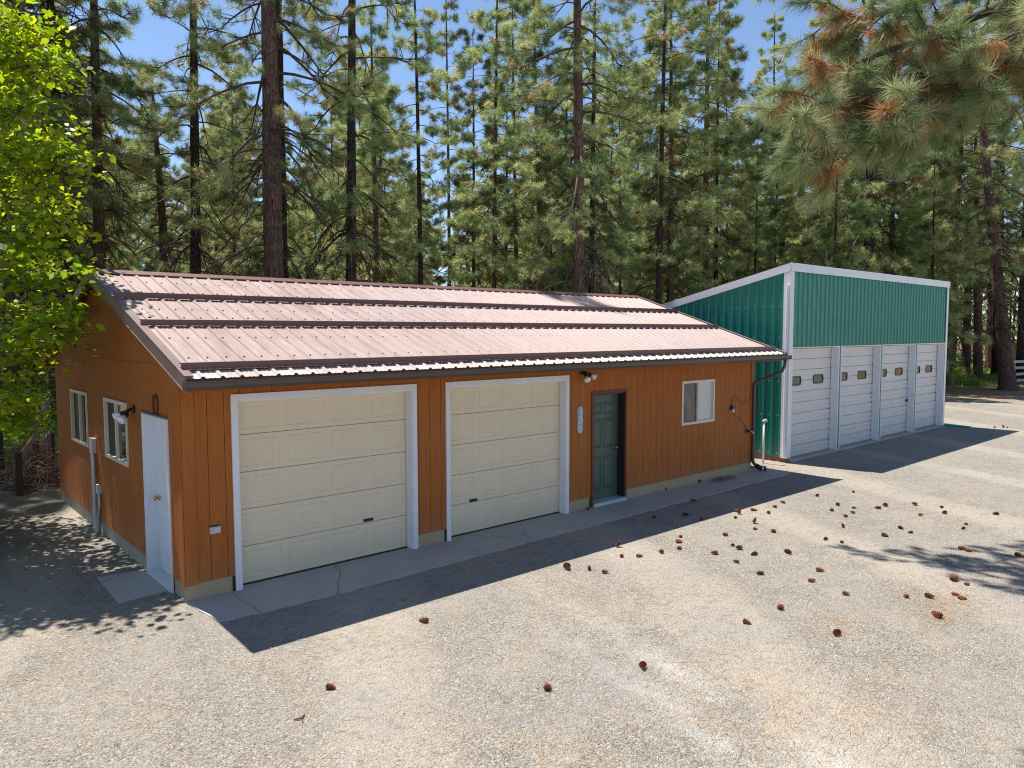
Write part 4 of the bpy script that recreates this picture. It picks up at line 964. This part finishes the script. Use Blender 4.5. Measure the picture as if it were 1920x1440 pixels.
    for (tx, ty, tz) in [(7.3, -.55, 8.9), (7.7, -1.5, 8.8), (8.6, -1.7, 9.), (9.3, -2.3, 9.1), (6.9, -2.1, 8.9), (7.9, -2.6, 8.9), (8.8, -2.9, 9.2)]:
        p0 = base+Vector((0, 0, 8.)); tip = Vector((tx, ty, tz)); m.tube([p0, p0.lerp(tip, .5)+Vector((0, 0, .5)), tip], [.07, .045, .012], 5, 1, caps=False)
        for k in range(58):
            t = rd.uniform(.58, 1.)**.8; pp = p0.lerp(tip, t)+Vector((rd.gauss(0, .22), rd.gauss(0, .22), rd.gauss(0, .08)+.5*(1-t))); twig(pp, (Vector((rd.gauss(0, .4)-.2, 1., rd.gauss(0, .2)))).normalized(), .35, .009, False, 2)
    for (x, y, z) in [(8.35, -1.35, 8.6), (8.9, -2.0, 8.5), (9.4, -1.7, 8.9), (9.9, -2.2, 9.), (8.0, -2.6, 8.7), (8.7, -2.9, 8.8), (9.4, -3.0, 8.8), (10.1, -3.2, 9.1), (8.3, -3.6, 8.9), (9.1, -3.8, 9.)]:
        pass
    org = np.array(base, np.float32)
    m.build('trunk', ['pine_bark', 'dead_limb'], T, smooth=True)
    V, F, C = blades_from(np.array(TP, np.float32)-org, np.array(TD, np.float32), np.array(TT, np.float32), 40, .150, .0046, .46, 5, .25)
    mesh_np('crown', V, F, C, 'near_needles', T)
    return T, cones
near, hung_cones = near_pine()

# ================================================================== cones, stones, litter
def cone_mesh():
    rg = random.Random(3); V, F, T = [], [], []
    def add(vs, fs, ts): n = len(V); V.extend(vs); F.extend([tuple(n+i for i in f) for f in fs]); T.extend(ts)
    Lc, Rc = .105, .036
    prof = lambda t: Rc*(math.sin(math.pi*min(1, t*.92+.06)))**.7*(1.08-.45*t)
    k = 9
    for i in range(9):
        for j in range(k):
            pass
    rings = [(t, prof(t)*.72) for t in np.linspace(0, 1, 8)]
    vs = [(r*math.cos(2*math.pi*j/k), r*math.sin(2*math.pi*j/k), t*Lc) for t, r in rings for j in range(k)]
    add(vs, [(a*k+j, a*k+(j+1) % k, (a+1)*k+(j+1) % k, (a+1)*k+j) for a in range(7) for j in range(k)], [.0]*len(vs))
    n = 84
    for i in range(n):
        t = (i+.5)/n; a = i*2.39996; r = prof(t)*.7; z = t*Lc; ca, sa = math.cos(a), math.sin(a); wd = .0165*(1.1-.5*t); ln = .026*(1.15-.55*t); up = .35+1.2*t
        dx, dz = math.cos(math.atan(up*.6)), math.sin(math.atan(up*.6))
        p0 = np.array([r*ca, r*sa, z]); tip = p0+np.array([ca*dx, sa*dx, dz])*ln; s_ = np.array([-sa, ca, 0])*wd/2; mid = p0+(tip-p0)*.6
        th = np.array([0, 0, -.0035])
        add([tuple(p0-s_*.6), tuple(p0+s_*.6), tuple(mid+s_*1.25), tuple(tip+s_*.55), tuple(tip-s_*.55), tuple(mid-s_*1.25), tuple(mid+th), tuple(tip+th*.8)],
            [(0, 1, 2, 5), (5, 2, 3, 4), (0, 6, 1), (1, 6, 2), (0, 5, 6), (2, 6, 7, 3), (5, 4, 7, 6), (3, 7, 4)], [.25, .25, .55, 1., 1., .55, .1, .5])
    me = bpy.data.meshes.new('pine_cone'); me.from_pydata(V, [], F); me.attributes.new('tint', 'FLOAT', 'POINT').data.foreach_set('value', np.array(T, np.float32)); me.materials.append(MAT['cone_scales']); return me
CM = cone_mesh()
cr_ = random.Random(9)
CONE_SIZE = {(1571, 1183): 1.5, (1765, 1156): 1.15, (1062, 1060): 1.25, (1902, 1038): 1.3, (1785, 1086): 1.25, (802, 1163): 1.15, (1267, 1014): 1.25, (1346, 1036): 1.25, (1229, 967): .85, (1280, 963): 1.35, (1797, 1119): 1.2}
def cone(px, py, label, group=None, s=1.):
    s = CONE_SIZE.get((px, py), s)
    p = ground_at(px, py, .03); z = .014 if (-.95 < p[1] < 0 and 0 < p[0] < 12.7) else 0
    o = bpy.data.objects.new('pine_cone', CM); COL.objects.link(o); sc = cr_.uniform(.60, .95)*s
    up = cr_.random() < .06
    o.scale = (sc, sc*.82, sc*cr_.uniform(.9, 1.2))
    if up: o.rotation_euler = (R_(cr_.uniform(-38, 38)), R_(cr_.uniform(-38, 38)), cr_.uniform(0, 6.28)); o.location = (p[0], p[1], z+.012*sc)
    else: o.rotation_euler = (R_(90+cr_.uniform(-8, 8)), R_(cr_.uniform(-12, 12)), cr_.uniform(0, 6.28)); o.location = (p[0], p[1], z+.030*sc)
    tag(o, label, 'pine cone', group or 'pine cones scattered on the gravel')
for px, py, lab in [
 (1250, 917, 'dark pine cone on the concrete path right of the green door'), (1312, 903, 'dark pine cone beside the heap of dry debris on the concrete path'),
 (1295, 939, 'shaded pine cone on the outer edge of the concrete path below the small window'), (1229, 967, 'smaller of two pine cones in the roof shadow off the green door'),
 (1280, 963, 'larger of two pine cones in the roof shadow off the green door'), (1102, 953, 'dark pine cone at the left foot of the green door frame'),
 (1156, 1022, 'flat pine cone at the roof shadow edge off the second garage door'), (1062, 1060, 'upright pine cone, first of the row of three nearest the second garage door'),
 (1105, 1064, 'small pine cone in the middle of the row of three off the second garage door'), (1128, 1070, 'wide flat pine cone ending the row of three'),
 (802, 1163, 'lone pine cone near the roof shadow between the two garage doors'), (611, 1285, 'lone reddish pine cone with shed scales, in front of the first garage door'),
 (1026, 1291, 'lone long reddish pine cone lying on its side, lowest one in the photo'), (1205, 1243, 'lone blunt reddish pine cone up and right of the lowest long one'),
 (1393, 1162, 'lone pine cone lying sideways, left of the dark conical one'), (1463, 1140, 'rounded pine cone up from the big dark conical one'),
 (1571, 1183, 'biggest dark conical pine cone standing upright on open gravel'), (1765, 1156, 'crumbled flattened pine cone with loose scales and needles round it'),
 (1701, 1118, 'dark pine cone starting the row of four on the orange needle patch'), (1734, 1114, 'second pine cone of the row of four on the orange needle patch'),
 (1784, 1111, 'pale reddish pine cone behind the last of the row on the orange needle patch'), (1797, 1119, 'last and frontmost pine cone of the row on the orange needle patch'),
 (1579, 1110, 'oblong pine cone left of the orange needle patch, above the dark conical one'), (1516, 1087, 'pine cone on pale dusty gravel, lower of a near pair'), (1529, 1066, 'flat pine cone on pale dusty gravel, upper of a near pair'),
 (1785, 1086, 'round pine cone on the lower rim of the branch shadow'), (1809, 1093, 'dim pine cone lying inside the lower rim of the branch shadow'), (1902, 1038, 'black looking round pine cone deep in the branch shadow'),
 (1796, 1026, 'round pine cone at the upper rim of the branch shadow'), (1810, 1030, 'flat pine cone touching the upper rim of the branch shadow'),
 (1873, 962, 'single round pine cone on open gravel beyond the branch shadow'), (1867, 800, 'pine cone on the lit gravel past the shed shadow, left of a close pair'),
 (1882, 801, 'left one of a close pair of pine cones past the shed shadow'), (1889, 801, 'right one of a close pair of pine cones past the shed shadow'),
 (1533, 927, 'pine cone nearest the tip of the garage roof shadow'), (1600, 920, 'pine cone between the garage roof shadow and the shed shadow, farthest up'),
 (1810, 981, 'upper of two touching pine cones above the branch shadow'), (1808, 988, 'lower of two touching pine cones above the branch shadow')]:
    cone(px, py, lab)
for zone, lst in (('small pine cone along the sunlit edge of the garage roof shadow', [(1315, 972), (1376, 956), (1385, 961), (1380, 968), (1407, 954), (1441, 959), (1457, 949), (1472, 941)]),
 ('brown pine cone in the loose cluster off the small white window', [(1165, 1042), (1194, 1041), (1240, 1032), (1272, 1027), (1267, 1014), (1277, 1005), (1358, 1002), (1346, 1036), (1377, 1020), (1391, 1026), (1386, 1052), (1413, 978), (1413, 990), (1419, 1036), (1432, 1073), (1451, 996), (1473, 1032)]),
 ('small pine cone scattered between the shed shadow and the branch shadow', [(1570, 944), (1559, 956), (1597, 950), (1603, 960), (1587, 967), (1659, 945), (1652, 951), (1720, 945), (1722, 964), (1767, 950), (1773, 959), (1582, 986), (1685, 987), (1711, 996), (1653, 1001), (1550, 1008), (1577, 1015)])):
    for px, py in lst: cone(px, py, zone, 'pine cones: '+zone.split(' ', 3)[3], 1.0)
def inside_keepout(x, y):
    return (-.1 < x < 12.9 and -.9 < y < D+.3) or (-.62 < x < .1 and .45 < y < 1.7) or (13.7 < x < 24.4 and -.1 < y < 9.2)
def stones(n=15000):
    rg = np.random.default_rng(17); O = np.array([(1, 0, 0), (0, 1, 0), (-1, 0, 0), (0, -1, 0), (0, 0, .75), (0, 0, -.5)], np.float32)
    Fo = np.array([(0, 1, 4), (1, 2, 4), (2, 3, 4), (3, 0, 4)], np.int32); V, F, T = [], [], []; c = 0
    while c < n:
        px, py = rg.uniform(-300, 2250), 655+1000*rg.random()**.8; p = ground_at(px, py)
        if p[0] > 45 or p[1] > 7 or inside_keepout(p[0], p[1]): continue
        d = np.linalg.norm(p-CAM); s = (.0026+.0050*rg.random()**2.6)*(1+.05*d)*(1.9 if rg.random() < .02 else 1)
        a = rg.uniform(0, 6.28); ca, sa = math.cos(a), math.sin(a); sc = s*np.array([rg.uniform(.7, 1.5), rg.uniform(.6, 1.1), rg.uniform(.5, .95)]); q = O*sc*(1+rg.normal(size=(6, 1))*.18)
        q = q @ np.array([[ca, sa, 0], [-sa, ca, 0], [0, 0, 1]])+np.array([p[0], p[1], 0])
        V.append(q); F.append(Fo+6*c); T.append(np.full(6, np.clip(rg.normal(.42, .24), 0, 1))); c += 1
    tag(mesh_np('gravel_stones', np.concatenate(V), np.concatenate(F), np.concatenate(T), 'stone'), 'loose gravel stones strewn over the yard', 'gravel', kind='stuff')
stones()
def litter():
    rg = np.random.default_rng(23); V, F, T = [], [], []; c = 0
    drifts = [(ground_at(px, py)[:2], r, n) for px, py, r, n in [(1745, 1122, .45, 320), (1790, 1130, .3, 160), (1560, 1175, .25, 90), (1765, 1160, .2, 140), (1480, 1370, .5, 120), (1670, 1330, .5, 140), (1640, 1240, .4, 90), (1300, 1235, .6, 150), (1190, 1130, .6, 150), (1020, 1110, .6, 150), (700, 1220, .5, 120), (150, 1170, .5, 200), (60, 1275, .4, 110), (580, 1230, .5, 90), (1090, 1420, .4, 130), (800, 1420, .4, 90), (1340, 900, .5, 160), (1560, 905, .6, 130), (1330, 1120, .5, 110), (1700, 940, .9, 160), (1850, 970, .9, 140), (1060, 1170, .5, 100), (1290, 1270, .4, 100)]]
    items = [(rg.normal(d[0][0], d[1]), rg.normal(d[0][1], d[1]*.7)) for d in drifts for _ in range(int(d[2]*1.6))]
    for _ in range(3600):
        p = ground_at(rg.uniform(-300, 2250), 690+900*rg.random()); items.append((p[0], p[1]))
    for x, y in items:
        if inside_keepout(x, y) or x > 45: continue
        a = rg.uniform(0, 3.14); l = rg.uniform(.03, .10); w_ = rg.uniform(.0010, .0020); dx, dy = math.cos(a)*l/2, math.sin(a)*l/2; nx, ny = -math.sin(a)*w_, math.cos(a)*w_; z = rg.uniform(.003, .010)
        V.append([(x-dx-nx, y-dy-ny, z), (x-dx+nx, y-dy+ny, z), (x+dx+nx, y+dy+ny, z+.002), (x+dx-nx, y+dy-ny, z+.002)]); F.append(np.arange(4)+4*c); T.append(np.full(4, rg.random())); c += 1
    tag(mesh_np('needle_litter', np.array(V).reshape(-1, 3), np.array(F), np.concatenate(T), 'litter_needle'), 'fallen orange pine needles strewn in drifts over the gravel', 'needle litter', kind='stuff')
litter()
def heap(name, c, rx, ry, h, n, lmin, lmax, seed, mat, label, cat):
    rg = np.random.default_rng(seed); m = MB(); T = []
    for i in range(n):
        a, r = rg.uniform(0, 6.28), rg.random()**.5; x, y = c[0]+rx*r*math.cos(a), c[1]+ry*r*math.sin(a); z = c[2]+h*(1-r*r)*rg.random()**.7+.006
        d = Vector((rg.normal(), rg.normal(), rg.normal()*.35)).normalized()*rg.uniform(lmin, lmax); n0 = len(m.v); p = Vector((x, y, z))
        q = [p-d*.5, p+Vector((rg.normal(), rg.normal(), abs(rg.normal())))*lmax*.05, p+d*.5]; q = [Vector((v.x, v.y, max(v.z, c[2]+.004))) for v in q]
        th = rg.uniform(.4, 1.)*lmax*.011+.0015; m.tube(q, [th, th*.8, th*.3], 3, caps=False); T += [rg.random()]*(len(m.v)-n0)
    m.tint = T; tag(m.build(name, mat), label, cat, kind='stuff')
heap('brush_pile', (-.18, 9.2, 0), .55, .9, .85, 420, .35, 1.1, 31, 'dry_twig', 'heap of dry branches piled behind the gable corner of the garage', 'brush pile')
dq = ground_at(1350, 899); heap('debris_heap', (dq[0], -.18, .012), .42, .13, .05, 170, .04, .16, 32, 'dry_twig', 'small heap of dry needles and bark on the concrete path end', 'debris')
# forked twig in the foreground
p = ground_at(566, 1349); b = MB()
b.tube([(p[0]-.06, p[1]+.02, .010), (p[0], p[1], .014), (p[0]+.05, p[1]+.05, .010)], [.006, .008, .004], 6); b.tube([(p[0], p[1], .014), (p[0]-.02, p[1]-.06, .008)], [.007, .004], 6)
tag(b.build('forked_twig', 'dead_limb'), 'small dark forked twig lying on gravel in front of the first garage door', 'twig')

# ================================================================== fences, cabin, shrubs
def fence(name, label, posts, boards, mat_p, mat_b, ph, pw=.12, cat='fence', extra=()):
    T = thing(name, (posts[0][0], posts[0][1], 0), label, cat)
    for (x, y) in posts: b = MB(); b.bar((x, y, -.2), (x, y, ph), pw, pw, up=(1, 0, 0)); b.build('post', mat_p, T)
    for (a, c_, wz) in boards: b = MB(); b.bar(a, c_, .035, wz); b.build('rail', mat_b, T)
    for (a, c_, wx, wz) in extra: b = MB(); b.bar(a, c_, wx, wz, up=(1, 0, 0)); b.build('picket', mat_b, T)
    return T
ex = [((-.42+i*.098, 8.35+i*.27, .02), (-.42+i*.098, 8.35+i*.27, .72+i*.03), .06, .02) for i in range(3, 10)]
fence('wood_fence', 'weathered wooden gate fence with slanting rails behind the gable corner', [(-.52, 8.1), (-.02, 9.5), (.52, 11.0)],
      [((-.60, 8.02, .62), (.05, 9.6, 1.02), .14), ((-.50, 8.16, .38), (.52, 11., .86), .11), ((-.02, 9.45, 1.15), (.5, 10.9, 1.62), .12), ((-.52, 8.12, .1), (.52, 11.02, .12), .10)], 'dark_post', 'weathered_board', .85, extra=ex)
fence('rail_fence', 'pale horizontal board fence running out of the picture at the maple side', [(-.62, 9.7), (-2.6, 9.9)], [((-.60, 9.66, z), (-3.4, 9.96, z), .13) for z in (.25, .60, .95)], 'dark_post', 'pale_board', 1.1)
a = place(1899, 43.); c = place(1990, 46.)
fence('rail_fence', 'pale rail fence beside the leaning pine far right of the green shed', [a, c], [((a[0], a[1], z), (c[0], c[1], z), .15) for z in (.25, .62, .99, 1.36)], 'dark_post', 'pale_board', 1.55)
a = place(1776, 58.); c = place(1868, 58.)
fence('rail_fence', 'low dark rail fence crossing behind the bright shrubs', [a, place(1822, 58.), c], [((a[0], a[1], z), (c[0], c[1], z), .14) for z in (.35, .75)], 'dark_post', 'weathered_board', .95)
cx_, cy_ = place(1936, 62.); T = thing('log_cabin', (cx_, cy_, 0), 'tan cabin with a low dark green roof half hidden by trunks far right', 'cabin')
b = MB(); b.box(cx_-2.5, cy_-2, 0, cx_-.9, cy_+2, 2.2); b.box(cx_+.1, cy_-2, 0, cx_+2.5, cy_+2, 2.2); b.box(cx_-.9, cy_-1., 0, cx_+.1, cy_+2, 2.2); b.box(cx_-.9, cy_-2, 1.95, cx_+.1, cy_-1., 2.2); b.build('wall', 'tan_wall', T)
b = MB(); b.hexa([(cx_-3, cy_-2.7, 2.15), (cx_+3, cy_-2.7, 2.15), (cx_+3, cy_+.3, 3.2), (cx_-3, cy_+.3, 3.2), (cx_-3, cy_-2.7, 2.35), (cx_+3, cy_-2.7, 2.35), (cx_+3, cy_+.3, 3.4), (cx_-3, cy_+.3, 3.4)]); b.build('roof', 'dark_roof', T)
b = MB(); b.box(cx_-.88, cy_-1.12, 0, cx_+.08, cy_-1.02, 1.94); b.build('door', 'black_metal', T)
def shrub(px, dist, r_, h, n, seed, label, mat='shrub_leaf', group='bright shrubs past the green shed'):
    x, y = place(px, dist); T = thing('shrub', (x, y, 0), label, 'shrub', group); rg = np.random.default_rng(seed)
    m = MB(); tips = []
    for i in range(14):
        a, q = rg.uniform(0, 6.28), rg.random()**.5*r_; tip = Vector((x+q*math.cos(a), y+q*math.sin(a), h*rg.uniform(.55, 1.)*(1-.35*(q/r_)**2))); tips.append(tip); m.tube([(x+.1*math.cos(a), y+.1*math.sin(a), 0), ((x+tip.x)/2, (y+tip.y)/2, tip.z*.6), tip], [.014, .010, .004], 3, caps=False)
    m.build('stem', 'dead_limb', T)
    P = np.array([tuple(tips[rg.integers(14)]*1.) for _ in range(n)], np.float32); P += rg.normal(size=P.shape)*np.array([r_*.28, r_*.28, h*.17]); P[:, 2] = np.clip(P[:, 2], .04, None)
    V, F, C = leaves((P-np.array([x, y, 0])).astype(np.float32), np.array([[0, 0, 1.]], np.float32).repeat(n, 0), .10, seed, rg.random(n).astype(np.float32)); mesh_np('foliage', V, F, C, mat, T)
for px, dist, r_, h, n, lab in [(1795, 45, .9, 1.0, 900, 'low yellow green shrub at the foot of the pine by the shed corner'), (1808, 53, .9, .8, 700, 'small green shrub between the shed corner pine and the leaning pair'), (1803, 66, 1.9, 3.4, 1900, 'tall bright green shrub left of the leaning pair of trunks'),
    (1851, 66, 1.6, 3.0, 1500, 'bright green shrub seen between the leaning trunks and the black trunk'), (1826, 70, 1.6, 2.4, 1100, 'bright shrub far behind the leaning pair of trunks'), (1905, 52, .8, .8, 500, 'small green shrub by the pale rail fence'), (1878, 50, .7, .6, 400, 'low green shrub at the foot of the black trunk')]:
    shrub(px, dist, r_, h, n, int(px), lab)
for px, dist, r_, h, lab in [(30, 20.5, .9, 1.5, 'bright sunlit shrub behind the slanting rails at the gable corner'), (70, 24, 1.3, 2.2, 'taller shrub in the wood beyond the gable corner'), (8, 17.5, .7, 1.1, 'shaded low shrub by the pale board fence')]:
    shrub(px, dist, r_, h, 800, int(px)+7, lab, group='shrubs behind the gable corner')
def undergrowth():
    rg = np.random.default_rng(41); P = []
    for px, dist, r_, n in [(1795, 44, .8, 260), (1815, 47, .8, 220), (1840, 50, 1.2, 200), (1880, 48, 1.2, 260), (1800, 60, 3.5, 700), (1850, 62, 3.5, 700), (1905, 47, 1.5, 220), (40, 19, 1.2, 300), (80, 24, 2.5, 400), (20, 26, 3., 300)]:
        x, y = place(px, dist); q = rg.normal(size=(n, 2))*r_+np.array([x, y]); P.append(np.c_[q, np.zeros(n)])
    q = [ground_at(rg.uniform(120, 240), rg.uniform(1385, 1425)) for _ in range(26)]+[ground_at(rg.uniform(960, 1010), rg.uniform(1055, 1070)) for _ in range(14)]+[ground_at(rg.uniform(120, 170), rg.uniform(1160, 1180)) for _ in range(16)]
    small = np.array([[a[0], a[1], 0] for a in q]); P = np.concatenate(P).astype(np.float32)
    up = lambda n: np.tile(np.array([[0, 0, 1.]], np.float32), (n, 1))
    V, F, C = blades_from(P, up(len(P)), rg.random(len(P)), 9, .38, .028, .35, 6); V2, F2, C2 = blades_from(small, up(len(small)), rg.random(len(small)), 3, .035, .004, .3, 7)
    tag(mesh_np('undergrowth', np.concatenate([V, V2]), np.concatenate([F, F2+len(V)]), np.concatenate([C, C2]), 'grass_blade'), 'tufts of green grass under the pines and on the yard edge', 'grass', kind='stuff')
undergrowth()
# cones hanging on the near limb: parts of that tree
for i, cp in enumerate(hung_cones[:26]):
    o = bpy.data.objects.new('cone', CM); COL.objects.link(o); o.parent = near; o.location = cp-ORG[near]; o.rotation_euler = (R_(180+cr_.uniform(-50, 50)), R_(cr_.uniform(-50, 50)), 0); o.scale = (.85,)*3
